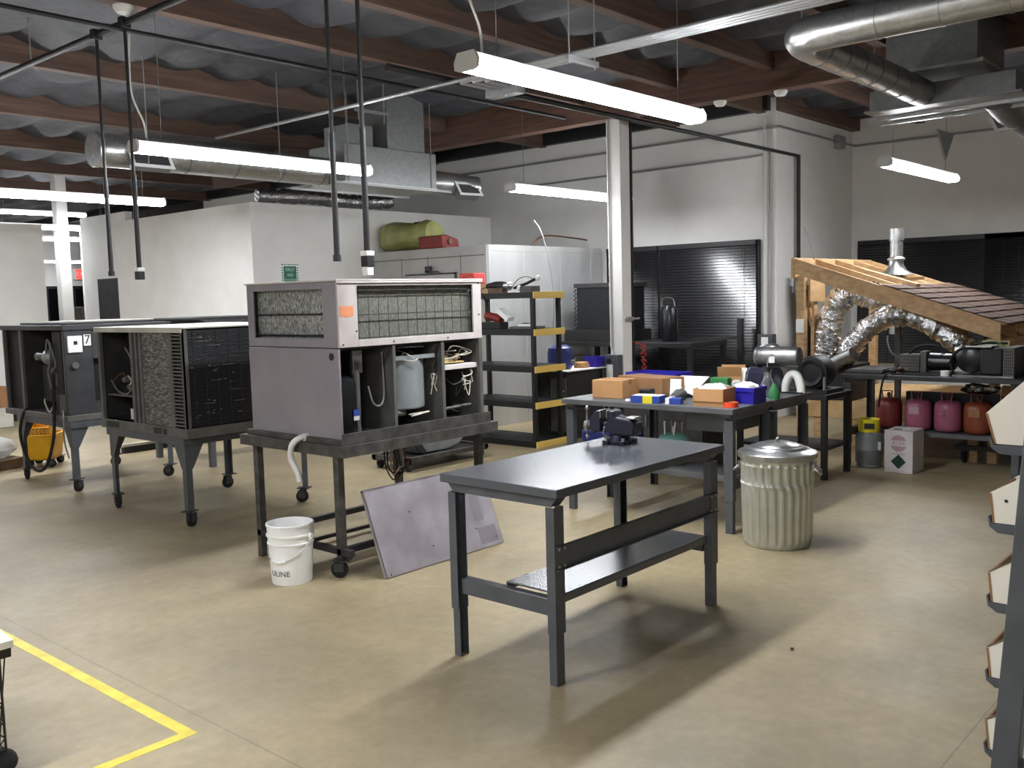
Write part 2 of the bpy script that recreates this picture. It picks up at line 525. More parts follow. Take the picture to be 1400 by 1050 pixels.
# window with black blinds in the right wall
def window(n, x, y0, y1, z0, z1, mull):
    f = B()
    f.box(x - .05, x, y0, y1, z1 - .06, z1).box(x - .05, x, y0, y1, z0, z0 + .06).box(x - .05, x, y0, y0 + .05, z0 + .06, z1 - .06).box(x - .05, x, y1 - .05, y1, z0 + .06, z1 - .06)
    for m in mull: f.box(x - .06, x, m - .05, m + .05, z0 + .005, z1 - .005)
    fr = struct('window_%d' % n, f, 'black_paint', bevel=.003)
    put('pane', B().box(x - .012, x - .004, y0 + .04, y1 - .04, z0 + .05, z1 - .05), 'glass_night', fr, smooth=False)
    s = B()
    k = z0 + .03
    edges = [y0 + .02] + list(mull) + [y1 - .02]
    while k < z1 - .07:
        for a, c in zip(edges, edges[1:]):
            mt = Matrix.Translation((x - .075, 0, k)) @ Matrix.Rotation(math.radians(-72.6), 4, 'Y')
            s.box(-.0205, .0205, a + .015, c - .015, -.0006, .0006, mt)
        k += .042
    put('blind_slats', s, 'blind_slat', fr, smooth=False)
    h = B()
    for a, c in zip(edges, edges[1:]): h.box(x - .1, x - .055, a + .01, c - .01, z1 - .07, z1 - .01)
    put('head_rail', h, 'black_paint', fr)
    cdz = B()
    for a, c in zip(edges, edges[1:]):
        for q in (.12, .88): cdz.cyl((x - .092, a + (c - a) * q, z0 + .03), (x - .092, a + (c - a) * q, z1 - .05), .0025, 6)
    put('ladder_cord', cdz, 'blind_slat', fr)
window(1, 12.2, 6.1, 8.66, .45, 2.46, [7.7])
window(2, 14.8, .2, 5.75, .6, 2.48, [3.9, 1.9])
# dark door in the corridor
d = struct('door_1', B().box(7.55, 7.6, 15.03, 15.9, 0, 2.24), 'cabinet_dark', bevel=.004)
put('door_handle', B().cyl((7.55, 15.82, 1.02), (7.5, 15.82, 1.02), .012).bar((7.5, 15.84, 1.02), (7.5, 15.72, 1.02), .02, .02), 'zinc', d)
# far room: black storefront windows, a dark cupboard, a ramp-like panel
for i, (a, c) in enumerate(((11.4, 12.9), (13.0, 13.75), (13.85, 14.6))):
    f = B().box(a, c, 30.9, 31, .1, 2.48)
    fr = struct('window_%d' % (3 + i), f, 'black_paint')
    put('pane', B().box(a + .08, c - .08, 30.87, 30.9, .2, 2.4), 'glass_night', fr, smooth=False)

t = struct('wall_far_right', B().box(17.8, 18, 20, 31, 0, 4.6), 'white_paint')
t = thing('cupboard', 'grey cupboard standing before the black windows of the far room', 'cupboard', (13.1, 29, 0))
put('cabinet', B().box(12.85, 13.35, 28.8, 29.2, 0, 1.8), 'cooler_face', t, bevel=.01)
put('door', B().box(12.87, 13.09, 28.785, 28.8, .06, 1.76).box(13.11, 13.33, 28.785, 28.8, .06, 1.76), 'cooler_face', t, bevel=.004)
# ------------------------------------------------------------------ fluorescent lamps
def strip_light(name, x0, x1, y, z, label, cat='ceiling light', lenses=2, wires=True, top=4.5, lens='lens'):
    t = thing(name, label, cat, (x0, y, z))
    L = x1 - x0
    put('housing', B().prism([(y - .07, z + .045), (y + .07, z + .045), (y + .058, z + .095), (y - .058, z + .095)], 'x', x0, x1), 'white_fixture', t, bevel=.003)
    seg = L / lenses
    for k in range(lenses):
        a, c = x0 + k * seg + .012, x0 + (k + 1) * seg - .012
        put('lens', B().prism([(y - .085, z + .044), (y - .08, z + .012), (y - .05, z), (y + .05, z), (y + .08, z + .012), (y + .085, z + .044)], 'x', a, c), lens, t)
    for xx in (x0, x1): put('end_cap', B().prism([(y - .09, z + .05), (y - .085, z + .008), (y - .052, z - .004), (y + .052, z - .004), (y + .085, z + .008), (y + .09, z + .05), (y + .062, z + .1), (y - .062, z + .1)], 'x', xx - .009, xx + .009), 'white_fixture', t)
    if wires:
        for xx in (x0 + .25, x1 - .25): put('hanging_wire', B().cyl((xx, y, z + .09), (xx, y, top), .003, 6), 'wire_grey', t)
    return t
first_lamp = strip_light('strip_light', 3.87, 6.31, 3.67, 3.0, 'large lit strip lamp nearest overhead, above the empty grey workbench')
second_lamp = strip_light('strip_light', 3.88, 6.32, 7.4, 3.0, 'lit strip lamp hanging in front of the round duct at left', lens='lens_reduced')
strip_light('strip_light', 8.56, 11.0, 7.47, 3.0, 'lit strip lamp crossing behind the white column', lens='lens_reduced')
strip_light('strip_light', 10.06, 12.3, 3.65, 3.0, 'lit strip lamp over the wooden roof mock-up, by the right wall', lens='lens_reduced')
strip_light('strip_light', 3.72, 6.18, 11.15, 3.0, 'lit strip lamp at the left edge, in front of the far doorway', lens='lens_reduced')
strip_light('strip_light', 6.13, 8.57, 17.2, 3.15, 'first lit strip lamp inside the far corridor, just past the yellow mop bucket', top=4.5, lens='lens_dim')
strip_light('strip_light', 7.3, 9.74, 19.7, 3.13, 'lit strip lamp crossing behind the far white column', lens='lens_dim')
strip_light('strip_light', 11.3, 13.74, 29.5, 3.15, 'smallest lit strip lamp deep in the far room', lens='lens_dim')
strip_light('strip_light', 7.7, 9.6, 20.6, 3.72, 'thin lit lamp just under the corridor ceiling', lenses=1, lens='lens_dim')
# unseen strip lamps added off frame to light the foreground and left walls
strip_light('strip_light', -1.1, 1.34, 3.67, 3.0, 'unseen strip lamp added overhead left of the viewpoint')
strip_light('strip_light', -2.6, -.16, -.1, 3.0, 'unseen strip lamp added behind the viewpoint')
strip_light('strip_light', -3.6, -1.16, 7.4, 3.0, 'unseen strip lamp added over the left part of the shop')
strip_light('strip_light', 2.3, 4.74, 13.1, 3.0, 'unseen strip lamp added to brighten the left partition wall', lens='lens_reduced')  # added fill for the left wall and the office face
for r, cy in ((first_lamp, 3.67), (second_lamp, 7.4)):
    put('power_cord', B().tube(curve([(4.0, cy, 3.1), (3.98, cy, 3.25), (3.9, cy + .02, 3.5), (3.92, cy + .03, 4.0), (3.9, cy + .02, 4.42)]), .008, 6), 'pvc', r)
# ------------------------------------------------------------------ benches
def leg_channel(b, x, y, wx, dy, th, z0, z1, side):
    """steel channel standing with its web outwards (side -1: low y, +1: high y)"""
    yo = y if side < 0 else y - dy
    wy = (yo, yo + th) if side < 0 else (yo + dy - th, yo + dy)
    b.box(x, x + wx, wy[0], wy[1], z0, z1)
    fy = (yo + th, yo + dy) if side < 0 else (yo, yo + dy - th)
    return b.box(x, x + th, fy[0], fy[1], z0, z1).box(x + wx - th, x + wx, fy[0], fy[1], z0, z1)
def bench(label, L, D, H, loc, rz=0., top='bench_top', stringer=True, shelf=True, group=None, lowbar=None, shelf_y=(.03, .40), shelf_z=.4):
    t = thing('workbench', label, 'workbench', loc, rz, group, world=False)
    b = B().box(0, L, 0, D, H - .042, H)
    put('worktop', b, top, t, bevel=.004)
    for x in (.03, L - .1):
        put('end_apron', B().prism([(.0 + .02, H - .042), (D - .02, H - .042), (D - .06, H - .09), (.06, H - .09)], 'x', x, x + .07), 'grey_steel', t, bevel=.002)
    for x in (.02, L - .09):
        for y, s in ((.035, -1), (D - .035, 1)):
            lb = B()
            leg_channel(lb, x, y, .07, .048, .005, .24, H - .09, s)
            leg_channel(lb, x + .006, y + (.006 if s < 0 else -.006), .058, .042, .005, 0, .26, s)
            yy = y if s < 0 else y
            for k in range(5):
                for dx in (.022, .046):
                    lb.cyl((x + dx, y - .0012 * -s, H - .2 - .05 * k), (x + dx, y + .0012 * s, H - .2 - .05 * k), .0065, 8)
            put('leg', lb, 'grey_steel', t)
    for x in (.045, L - .105):
        rb = B().box(x, x + .055, .085, D - .085, .315, .39)
        put('end_rail', rb, 'grey_steel', t)
    if stringer:
        s = B().box(.03, L - .03, .04, .045, .535, .645).box(.03, L - .03, .02, .045, .64, .645).box(.03, L - .03, .02, .045, .535, .54)
        st = put('stringer', s, 'grey_steel', t)
        for x in (.05, .09, L - .09, L - .05):
            for z in (.55, .63): put('bolt', B().cyl((x, .04, z), (x, .03, z), .007, 8), 'zinc', st)
    if shelf:
        y0, y1 = shelf_y
        put('lower_shelf', B().box(.1, L - .1, y0 + .03, y1, shelf_z, shelf_z + .008).box(.1, L - .1, y0 + .03, y0 + .036, shelf_z - .035, shelf_z).box(.1, L - .1, y1 - .006, y1, shelf_z - .035, shelf_z), top if top == 'bench_top' else 'dusty_top', t, bevel=.002)
    return t
bench('empty grey steel workbench in the foreground with only a vise on it', 1.5, .73, .912, (3.2, 2.57, 0))
bench('cluttered grey workbench whose long edge faces the camera, behind the metal trash can', 1.55, .66, .92, (6.74, 3.26, 0), PI / 2, 'dusty_top', stringer=False, shelf=True, shelf_y=(.1, .55))
bench('grey workbench pushed against the back of the cluttered bench, under the dark blue bag', 1.55, .68, .92, (7.43, 3.26, 0), PI / 2, 'dusty_top', stringer=False, shelf=False)
bench('dark workbench against the roof mock-up with a row of tanks on its shelf', 1.62, .72, .92, (9.84, 2.1, 0), PI / 2, 'dark_steel', stringer=False, shelf=True, shelf_y=(-.02, .36), shelf_z=.34)

# ------------------------------------------------------------------ bench vise
t = thing('bench_vise', 'dark blue bench vise bolted to the far edge of the empty workbench', 'vise', (4.45, 3.1, .912), math.radians(8), world=False)
t.scale = (1.05, .85, 1.2)
b = B()
b.lathe((0, 0, 0), [(.075, 0), (.08, .012), (.07, .03), (.055, .042)], 24)
for a in (45, 135, 225, 315):
    c, s = math.cos(math.radians(a)), math.sin(math.radians(a))
    b.cyl((c * .085, s * .085, 0), (c * .085, s * .085, .018), .03, 14)
put('swivel_base', b, 'navy_paint', t, bevel=.003)
for a in (45, 135, 225, 315):
    c, s = math.cos(math.radians(a)), math.sin(math.radians(a))
    put('base_bolt', B().cyl((c * .088, s * .088, .016), (c * .088, s * .088, .03), .012, 6), 'zinc', t)
b = B()
b.prism([(-.13, .042), (.05, .042), (.075, .08), (.06, .12), (.055, .155), (.02, .155), (.0, .125), (-.09, .12), (-.14, .1)], 'x', -.055, .055)
put('fixed_jaw', b, 'navy_paint', t, bevel=.008)
put('anvil', B().box(-.04, .04, -.135, -.06, .118, .128), 'zinc', t, bevel=.003)
b = B().box(-.033, .033, .04, .2, .05, .1)
b.prism([(.11, .06), (.165, .045), (.2, .06), (.2, .11), (.15, .155), (.115, .155)], 'x', -.055, .055)
put('sliding_jaw', b, 'navy_paint', t, bevel=.007)
put('jaw_plate', B().box(-.058, .058, .055, .064, .12, .158).box(-.058, .058, .106, .115, .12, .158), 'raw_steel', t, bevel=.002)
put('screw', B().cyl((0, .19, .075), (0, .255, .075), .017).cyl((0, .235, .075), (0, .262, .075), .024), 'raw_steel', t)
hd = put('handle', B().cyl((0, .248, .16), (0, .248, .0 + .02), .007, 10), 'raw_steel', t)
for z in (.16, .022): put('handle_knob', B().ball((0, .248, z), .012, 10), 'zinc', hd)
put('lock_lever', B().tube(curve([(-.07, .03, .03), (-.095, .06, .05), (-.1, .05, .085)]), .006, 8), 'zinc', t)

# ------------------------------------------------------------------ casters and stands
def caster(parent, x, y, top, r=.055, plate=True, ang=0., name='caster'):
    c, s = math.cos(ang), math.sin(ang)
    b = B()
    mt = Matrix.Translation((x, y, 0)) @ Matrix.Rotation(ang, 4, 'Z')
    if plate: b.box(-.055, .055, -.045, .045, top - .008, top, mt)
    b.cyl((x, y, top - .03), (x, y, top - .008), .022, 12)
    for sd in (-1, 1): b.box(-.012, .05, sd * .026 - .002, sd * .026 + .002, r * .75, top - .02, mt)
    cs = put(name, b, 'dark_steel', parent)
    ax = (x + c * .02, y + s * .02, r)
    w_ = B().lathe((0, 0, 0), [(.3 * r, -.02), (r * .8, -.02), (r, -.012), (r, .012), (r * .8, .02), (.3 * r, .02)], 20, 'y')
    w_.xf(Matrix.Translation(ax) @ Matrix.Rotation(ang, 4, 'Z'))
    put('wheel', w_, 'black_rubber', cs)
    return cs
def angle_frame(b, x0, x1, y0, y1, z0, z1, th=.006, lip=.05):
    z2 = z1 - th
    b.box(x0, x1, y0, y0 + th, z0, z2).box(x0, x1, y1 - th, y1, z0, z2).box(x0, x0 + th, y0 + th, y1 - th, z0, z2).box(x1 - th, x1, y0 + th, y1 - th, z0, z2)
    b.box(x0, x1, y0, y0 + lip, z2, z1).box(x0, x1, y1 - lip, y1, z2, z1).box(x0, x0 + lip, y0 + lip, y1 - lip, z2, z1).box(x1 - lip, x1, y0 + lip, y1 - lip, z2, z1)
    return b
def coil_stand(label, x0, x1, y0, y1, H, clr, leg=.055, gusset=True, ctop=.135):
    t = thing('equipment_stand', label, 'stand', (x0, y0, 0))
    put('top_frame', angle_frame(B(), x0 - .02, x1 + .02, y0 - .02, y1 + .02, H - .06, H), clr, t)
    for i, x in enumerate((x0, x1)):
        for j, y in enumerate((y0, y1)):
            sx, sy = (1 if i == 0 else -1), (1 if j == 0 else -1)
            b = B().box(min(x, x + sx * leg), max(x, x + sx * leg), min(y, y + sy * .006), max(y, y + sy * .006), ctop, H - .01)
            b.box(min(x, x + sx * .006), max(x, x + sx * .006), min(y + sy * .006, y + sy * leg), max(y + sy * .006, y + sy * leg), ctop, H - .01)
            if gusset:
                b.prism([(x - sx * .001, H - .06), (x + sx * .16, H - .06), (x + sx * .06, H - .25), (x - sx * .001, H - .25)], 'y', y - sy * .004, y - sy * .0005)
                b.prism([(y - sy * .0045, H - .06), (y + sy * .16, H - .06), (y + sy * .06, H - .25), (y - sy * .0045, H - .25)], 'x', x - sx * .004, x - sx * .0005)
            put('leg', b, clr, t)
            caster(t, x + sx * .025, y + sy * .025, ctop, ang=(i * 2 + j) * .9 + .4)
    return t

# ------------------------------------------------------------------ the big beige packaged unit on its stand
X0, X1, Y0, Y1 = 3.73, 5.03, 4.7, 5.68
ZB, ZM, ZT = .895, 1.47, 1.885
st = thing('equipment_stand', 'dark angle iron stand with low rails under the big beige air conditioner', 'stand', (3.7, 4.7, 0))
put('top_frame', angle_frame(B(), 3.67, 5.1, 4.63, 5.76, .79, .86, lip=.09).box(4.3, 4.36, 4.64, 5.75, .8, .853), 'grimy_steel', st)
for x in (3.71, 5.0):
    for y in (4.74, 5.62):
        rear = x < 4 and y > 5
        put('leg', B().box(x, x + .05, y, y + .05, 0 if rear else .12, .785), 'grimy_steel', st, bevel=.003)
        if not rear: caster(st, x + .025, y + .025, .12, ang=x + y)
for y in (4.765, 5.645): put('low_rail', B().box(3.71, 5.05, y - .02, y + .02, .15, .19), 'dark_steel', st)
for x in (3.735, 5.025): put('low_rail', B().box(x - .02, x + .02, 4.66, 5.67, .15, .19), 'dark_steel', st)
put('low_rail', B().box(3.76, 5.0, 5.14, 5.165, .16, .18), 'dark_steel', st)

u = thing('packaged_air_conditioner', 'big beige rooftop air conditioner with open front bays, on the stand behind the white bucket', 'air conditioner', (X0, Y0, .86))
put('base_pan', B().box(X0 - .03, X1 + .03, Y0 - .03, Y1 + .03, .86, ZB).box(X0 - .035, X1 + .035, Y0 - .035, Y0 - .03, .86, .935), 'grimy_steel', u, bevel=.003)
# left side
b = B().box(X0 - .004, X0 + .012, Y0 + .004, Y1, ZB - .02, ZM - .004)
put('side_panel', b, 'beige_panel', u, bevel=.006)
put('knockout_hole', B().cyl((X0 - .006, Y0 + .075, ZM - .055), (X0 - .003, Y0 + .075, ZM - .055), .024, 20), 'black_paint', u)
b = B().box(X0, X0 + .015, Y0 + .012, Y0 + .15, ZM, ZT).box(X0, X0 + .015, Y1 - .07, Y1, ZM, ZT).box(X0, X0 + .015, Y0 + .15, Y1 - .07, ZM, ZM + .06).box(X0, X0 + .015, Y0 + .15, Y1 - .07, ZT - .045, ZT)
put('side_coil_frame', b, 'beige_panel', u, bevel=.003)
put('side_coil', B().box(X0 + .05, X0 + .08, Y0 + .12, Y1 - .05, ZM + .03, ZT - .03), 'fin_bright', u)
b = B().cyl((X0 + .03, Y0 + .14, (ZM + ZT) / 2 + .005), (X0 + .03, Y1 - .06, (ZM + ZT) / 2 + .005), .005, 8).cyl((X0 + .03, Y0 + .14, ZM + .075), (X0 + .03, Y1 - .06, ZM + .075), .006, 8)
put('coil_rod', b, 'black_paint', u)
# front, upper
fx0, fx1 = X0 + .155, X1 - .085
b = B().box(X0, fx0, Y0 - .004, Y0 + .012, ZM, ZT).box(fx1, X1, Y0 - .004, Y0 + .012, ZM, ZT).box(fx0, fx1, Y0 - .004, Y0 + .012, ZM, ZM + .045).box(fx0, fx1, Y0 - .004, Y0 + .012, ZT - .03, ZT)
put('front_frame', b, 'tan_trim', u, bevel=.003)
put('front_coil', B().box(fx0 - .03, fx1 + .03, Y0 + .05, Y0 + .08, ZM + .02, ZT - .02), 'fin_green', u)
b = B()
k = 13
for i in range(k):
    x = fx0 + .02 + (fx1 - fx0 - .05) * i / (k - 1)
    b.cyl((x, Y0 + .012, ZM + .045), (x, Y0 + .012, ZT - .045), .0022, 6)
zc = (ZM + ZT) / 2
for za, zb in ((ZM + .05, zc - .006), (zc + .012, ZT - .06)):
    b.tube(curve([(fx0 + .01, Y0 + .014, zb), (fx1 - .09, Y0 + .014, zb), (fx1 - .035, Y0 + .014, zb - .02), (fx1 - .025, Y0 + .014, zb - .06), (fx1 - .025, Y0 + .014, za)], 5), .0035, 6)
b.cyl((fx0 + .01, Y0 + .014, ZM + .055), (fx1 - .025, Y0 + .014, ZM + .055), .0035, 6)
put('wire_guard', b, 'dark_steel', u)
for (x, z) in ((X0 + .03, ZM + .02), (X0 + .14, ZT - .015), (X0 + .5, ZT - .012), (X0 + .9, ZT - .012), (X1 - .03, ZT - .02), (X1 - .03, ZM + .17), (X0 + .45, ZM + .02), (X0 + .95, ZM + .02), (X0 + .14, ZM + .1)):
    put('screw', B().cyl((x, Y0 - .004, z), (x, Y0 - .008, z), .006, 8), 'dark_steel', u)
put('energy_sticker', B().prism([(X0 + .012, ZM + .26), (X0 + .12, ZM + .26), (X0 + .12, ZM + .2), (X0 + .066, ZM + .188), (X0 + .012, ZM + .2)], 'y', Y0 - .006, Y0 - .0045), 'orange_sticker', u, smooth=False, label='orange sticker')
b = B().box(X0 - .012, X1 + .012, Y0 - .014, Y1 + .012, ZT, ZT + .012).box(X0 - .012, X1 + .012, Y0 - .014, Y0 - .008, ZT - .014, ZT)
put('top_panel', b, 'tan_trim', u, bevel=.003)
b = B().box(X0 + .01, X1, Y1 - .012, Y1, ZB, ZT).box(X1 - .012, X1, Y0 + .02, Y1, ZB, ZT)
put('back_panel', b, 'inside_grey', u)
put('deck_plate', B().box(X0 + .012, X1 - .012, Y0 + .08, Y1 - .012, ZM - .02, ZM - .005), 'inside_dark', u)
# three open bays
bx1, bx2 = X0 + .455, X0 + .905
put('bay_divider', B().box(bx1 - .006, bx1 + .006, Y0 + .01, Y1 - .02, ZB, ZM - .02).box(bx1 - .012, bx1 + .012, Y0 + .004, Y0 + .01, ZB, ZM), 'inside_grey', u)
put('bay_divider', B().box(bx2 - .006, bx2 + .006, Y0 + .01, Y1 - .02, ZB, ZM - .02).box(bx2 - .014, bx2 + .014, Y0 + .004, Y0 + .01, ZB, ZM), 'inside_grey', u)
put('corner_post', B().box(X1 - .03, X1, Y0, Y0 + .03, ZB, ZM), 'inside_grey', u)
c = put('compressor', B().lathe((X0 + .13, Y0 + .18, ZB), [(.105, .0), (.11, .02), (.11, .32), (.1, .36), (.06, .385), (0, .39)], 28), 'compressor_black', u)
put('compressor_label', B().box(X0 + .145, X0 + .19, Y0 + .062, Y0 + .064, ZB + .13, ZB + .17), 'print_blue', c)
put('compressor_label', B().box(X0 + .145, X0 + .19, Y0 + .062, Y0 + .064, ZB + .1, ZB + .128), 'card_white', c)
put('suction_line', B().tube(curve([(X0 + .22, Y0 + .13, ZB), (X0 + .225, Y0 + .13, ZB + .25), (X0 + .22, Y0 + .13, ZB + .5)]), .028, 12), 'inside_grey', u)
put('junction_plate', B().box(X0 + .19, X0 + .27, Y0 + .11, Y0 + .13, ZB + .4, ZM - .03), 'raw_steel', u)
put('wire', B().tube(curve([(X0 + .27, Y0 + .06, ZB + .31), (X0 + .3, Y0 + .05, ZB + .2), (X0 + .36, Y0 + .05, ZB + .18), (X0 + .42, Y0 + .08, ZB + .25), (X0 + .43, Y0 + .1, ZM - .05)]), .006, 6), 'wire_grey', u)
put('wire', B().tube(curve([(X0 + .32, Y0 + .2, ZM - .04), (X0 + .31, Y0 + .2, ZB + .3), (X0 + .33, Y0 + .25, ZB + .2)]), .006, 6), 'wire_black', u)
b = B()
pr = []
for i in range(13):
    a = PI * i / 12
    pr.append((bx1 + .21 - .2 * math.cos(a), Y0 + .22 - .17 * math.sin(a)))
pr += [(bx1 + .41, Y0 + .5), (bx1 + .01, Y0 + .5)]
b.prism(pr, 'z', ZB + .12, ZB + .47)
bl = put('blower_housing', b, 'blower_grey', u, bevel=.012)
put('blower_flange', B().box(bx1 + .04, bx1 + .415, Y0 + .05, Y0 + .075, ZB + .462, ZB + .49), 'blower_grey', bl)
put('motor_shaft', B().cyl((bx1 + .07, Y0 + .1, ZB + .1), (bx1 + .16, Y0 + .1, ZB + .1), .022, 14), 'inside_grey', bl)
rnd = random.Random(5)
def wires(parent, n, x0, x1, y, z0, z1, m, r=.004, name='wire'):
    for k in range(n):
        p = [(rnd.uniform(x0, x1), y + rnd.uniform(-.03, .03), rnd.uniform(z0, z1)) for _ in range(5)]
        put(name, B().tube(curve(p, 6), r, 5), m, parent)
wires(u, 1, bx1 + .03, bx1 + .35, Y0 + .06, ZM - .08, ZM - .03, 'wire_black')
wires(u, 1, bx1 + .1, bx1 + .25, Y0 + .04, ZM - .12, ZM - .05, 'wire_white')
wires(u, 2, bx2 - .06, bx2 - .02, Y0 + .05, ZB + .2, ZB + .4, 'wire_white')
wires(u, 1, bx2 - .05, bx2 - .02, Y0 + .05, ZB + .3, ZM - .04, 'wire_black')
wires(u, 1, bx1 + .15, bx2 - .1, Y0 + .05, ZB + .04, ZB + .1, 'wire_white')
sh = put('control_shelf', B().box(bx2 + .012, X1 - .03, Y0 + .03, Y0 + .22, ZM - .21, ZM - .175), 'card_white', u, bevel=.003)
put('control_board', B().box(bx2 + .03, bx2 + .25, Y0 + .05, Y0 + .2, ZM - .165, ZM - .155).box(bx2 + .06, bx2 + .12, Y0 + .08, Y0 + .12, ZM - .155, ZM - .11).box(bx2 + .14, bx2 + .2, Y0 + .1, Y0 + .15, ZM - .155, ZM - .125).cyl((bx2 + .2, Y0 + .08, ZM - .155), (bx2 + .2, Y0 + .08, ZM - .1), .014), 'board_gold', u)
wires(u, 3, bx2 + .05, X1 - .05, Y0 + .06, ZM - .15, ZM - .03, 'wire_white')
wires(u, 3, X1 - .18, X1 - .05, Y0 + .05, ZB + .15, ZM - .22, 'wire_white')
wires(u, 2, bx2 + .03, X1 - .1, Y0 + .06, ZB + .05, ZM - .24, 'wire_black')
put('drain_bar', B().cyl((bx2 + .02, Y0 + .05, ZB + .09), (X1 - .09, Y0 + .05, ZB + .1), .012), 'inside_grey', u)
put('heat_exchanger_fan', B().lathe((bx2 + .2, Y0 + .3, ZB + .2), [(.02, -.03), (.09, -.03), (.1, 0), (.1, .08), (0, .08)], 20, 'y'), 'compressor_black', u)
put('drain_trap', B().tube(curve([(X0 + .0, Y0 + .36, .885), (X0 - .06, Y0 + .37, .885), (X0 - .1, Y0 + .4, .84), (X0 - .09, Y0 + .43, .75), (X0 - .08, Y0 + .38, .66), (X0 - .08, Y0 + .36, .6)]), .02, 12, radii=None).cyl((X0 - .035, Y0 + .365, .886), (X0 + .0, Y0 + .365, .886), .027, 14), 'pvc', u)
for i, m in enumerate(('wire_black', 'wire_black', 'wire_white', 'copper')):
    x = 4.42 + .03 * i
    put('hanging_lead', B().tube(curve([(x, 5.1, .86), (x - .05, 5.05, .62 - .04 * i), (x - .02 + .06 * (i % 2), 5.0, .5 + .04 * i), (x + .06, 5.05, .6), (x + .05, 5.1, .86)]), .006, 6), m, u)
# loose cover panel leaning on the stand
b = B()
pl = thing('cover_panel', 'large lilac grey sheet metal panel leaning against the stand of the big beige unit', 'panel', (4.4, 4.5, 0), 0, world=False)
mt = Matrix.Rotation(math.radians(-21), 4, 'X')
put('sheet', B().box(-.53, .58, -.008, .0, .004, .585, mt).box(-.53, .58, -.008, .02, .57, .585, mt).box(-.53, -.522, -.008, .02, .004, .585, mt).box(.572, .58, -.008, .02, .004, .585, mt), 'lilac_panel', pl, bevel=.002)
b = B()
for x, z in ((-.2, .38), (-.08, .12), (.12, .08), (.35, .15), (.52, .06), (-.49, .02)): put('screw_hole', B().cyl(mt @ Vector((x, -.008, z)), mt @ Vector((x, -.0095, z)), .006, 8), 'black_paint', pl)
put('worn_patch', B().box(.36, .45, -.0088, -.0082, .2, .38, mt).box(.36, .54, -.0088, -.0082, .03, .15, mt), 'beige_panel', pl, smooth=False)

# ------------------------------------------------------------------ bucket
t = thing('bucket', 'white plastic bucket standing on the floor under the big beige unit', 'bucket', (3.5, 4.98, 0), math.radians(200), world=False)
R = .145
put('body', B().lathe((0, 0, 0), [(0, .004), (.118, .004), (.124, 0), (.127, .012), (.139, .25), (.146, .252), (.146, .262), (.141, .265), (.142, .3), (.15, .302), (.15, .314), (.143, .316), (.144, .365), (.15, .366), (.15, .378), (.143, .38), (.138, .37), (.134, .25), (.122, .02), (0, .015)], 48, caps=False), 'white_plastic', t)
for s in (-1, 1): put('handle_ear', B().cyl((0, s * .14, .3), (0, s * .158, .3), .018, 12), 'white_plastic', t)
hb = B().tube(curve([(0, .155, .3), (.06, .135, .22), (.125, .075, .17), (.148, 0, .155), (.125, -.075, .17), (.06, -.135, .22), (0, -.155, .3)]), .0025, 6)
hw = put('wire_handle', hb, 'zinc', t)
put('hand_grip', B().tube(curve([(.136, .05, .162), (.15, 0, .155), (.136, -.05, .162)]), .009, 8), 'white_plastic', hw)
text('lettering', 'ULINE', .05, 'wire_grey', t, frame4((.1335, 0, .075), (0, 1, 0), (.06, 0, 1)), bend=.1335)
# ------------------------------------------------------------------ the middle unit with the dark coil
coil_stand('grey steel caster stand under the air conditioner with the black coil', 3.86, 5.02, 6.84, 8.08, .72, 'grey_steel')
X0, X1, Y0, Y1, ZB, ZT = 3.84, 5.06, 6.75, 8.16, .8, 1.58
u = thing('condensing_unit', 'dark air conditioner with a black coil and corner louvres, just left of the beige unit', 'air conditioner', (X0, Y0, .72))
b = B().box(X0 - .01, X0 + .06, Y0 - .01, Y1 + .01, .721, ZB).box(X1 - .06, X1, Y0 - .01, Y1 + .01, .721, ZB).box(X0 + .06, X1 - .06, Y0 - .01, Y0 + .05, .721, ZB).box(X0 + .06, X1 - .06, Y1 - .05, Y1 + .01, .721, ZB)
put('base_rail', b, 'cabinet_grey', u, bevel=.004)
for y0, y1 in ((Y1 - .32, Y1 - .1), (Y0 + .38, Y0 + .5), (Y0 + .3, Y0 + .35)): put('fork_slot', B().box(X0 - .0125, X0 - .0105, y0, y1, .735, .785), 'black_paint', u, smooth=False)
put('base_plate', B().box(X0, X1, Y0, Y1, ZB - .01, ZB), 'inside_dark', u)
# corner post with louvres
b = B().box(X0, X0 + .012, Y0, Y0 + .035, ZB, ZT).box(X0, X0 + .012, Y0 + .175, Y0 + .23, ZB, ZT).box(X0, X0 + .04, Y0, Y0 + .012, ZB, ZT)
n = 27
for i in range(n):
    z = ZB + .02 + (ZT - ZB - .04) * i / (n - 1)
    b.box(X0, X0 + .012, Y0 + .03, Y0 + .18, z - .0075, z + .0045)
put('louvre_panel', b, 'cabinet_grey', u)
put('louvre_backing', B().box(X0 + .03, X0 + .034, Y0 + .02, Y0 + .2, ZB, ZT), 'black_paint', u)
put('side_coil', B().box(X0 + .012, X0 + .05, Y0 + .23, Y0 + .665, ZB, ZT - .01), 'fin_grey', u)
for y, w_ in ((Y0 + .665, .025), (Y0 + .73, .03), (Y0 + .8, .04), (Y1 - .035, .035)): put('frame_post', B().box(X0 - .003, X0 + .03, y, y + w_, ZB, ZT), 'cabinet_grey', u, bevel=.002)
put('post_backing', B().box(X0 + .03, X0 + .05, Y0 + .66, Y0 + .84, ZB, ZT), 'black_paint', u)
put('front_coil', B().box(X0 + .045, X1 - .02, Y0 + .012, Y0 + .05, ZB + .005, ZT - .01), 'fin_black', u)
rnd = random.Random(11)
b = B()
for i in range(10):
    x = X0 + .09 + i * .105
    b.cyl((x, Y0 + .008, ZB), (x, Y0 + .008, ZT), .0022, 5)
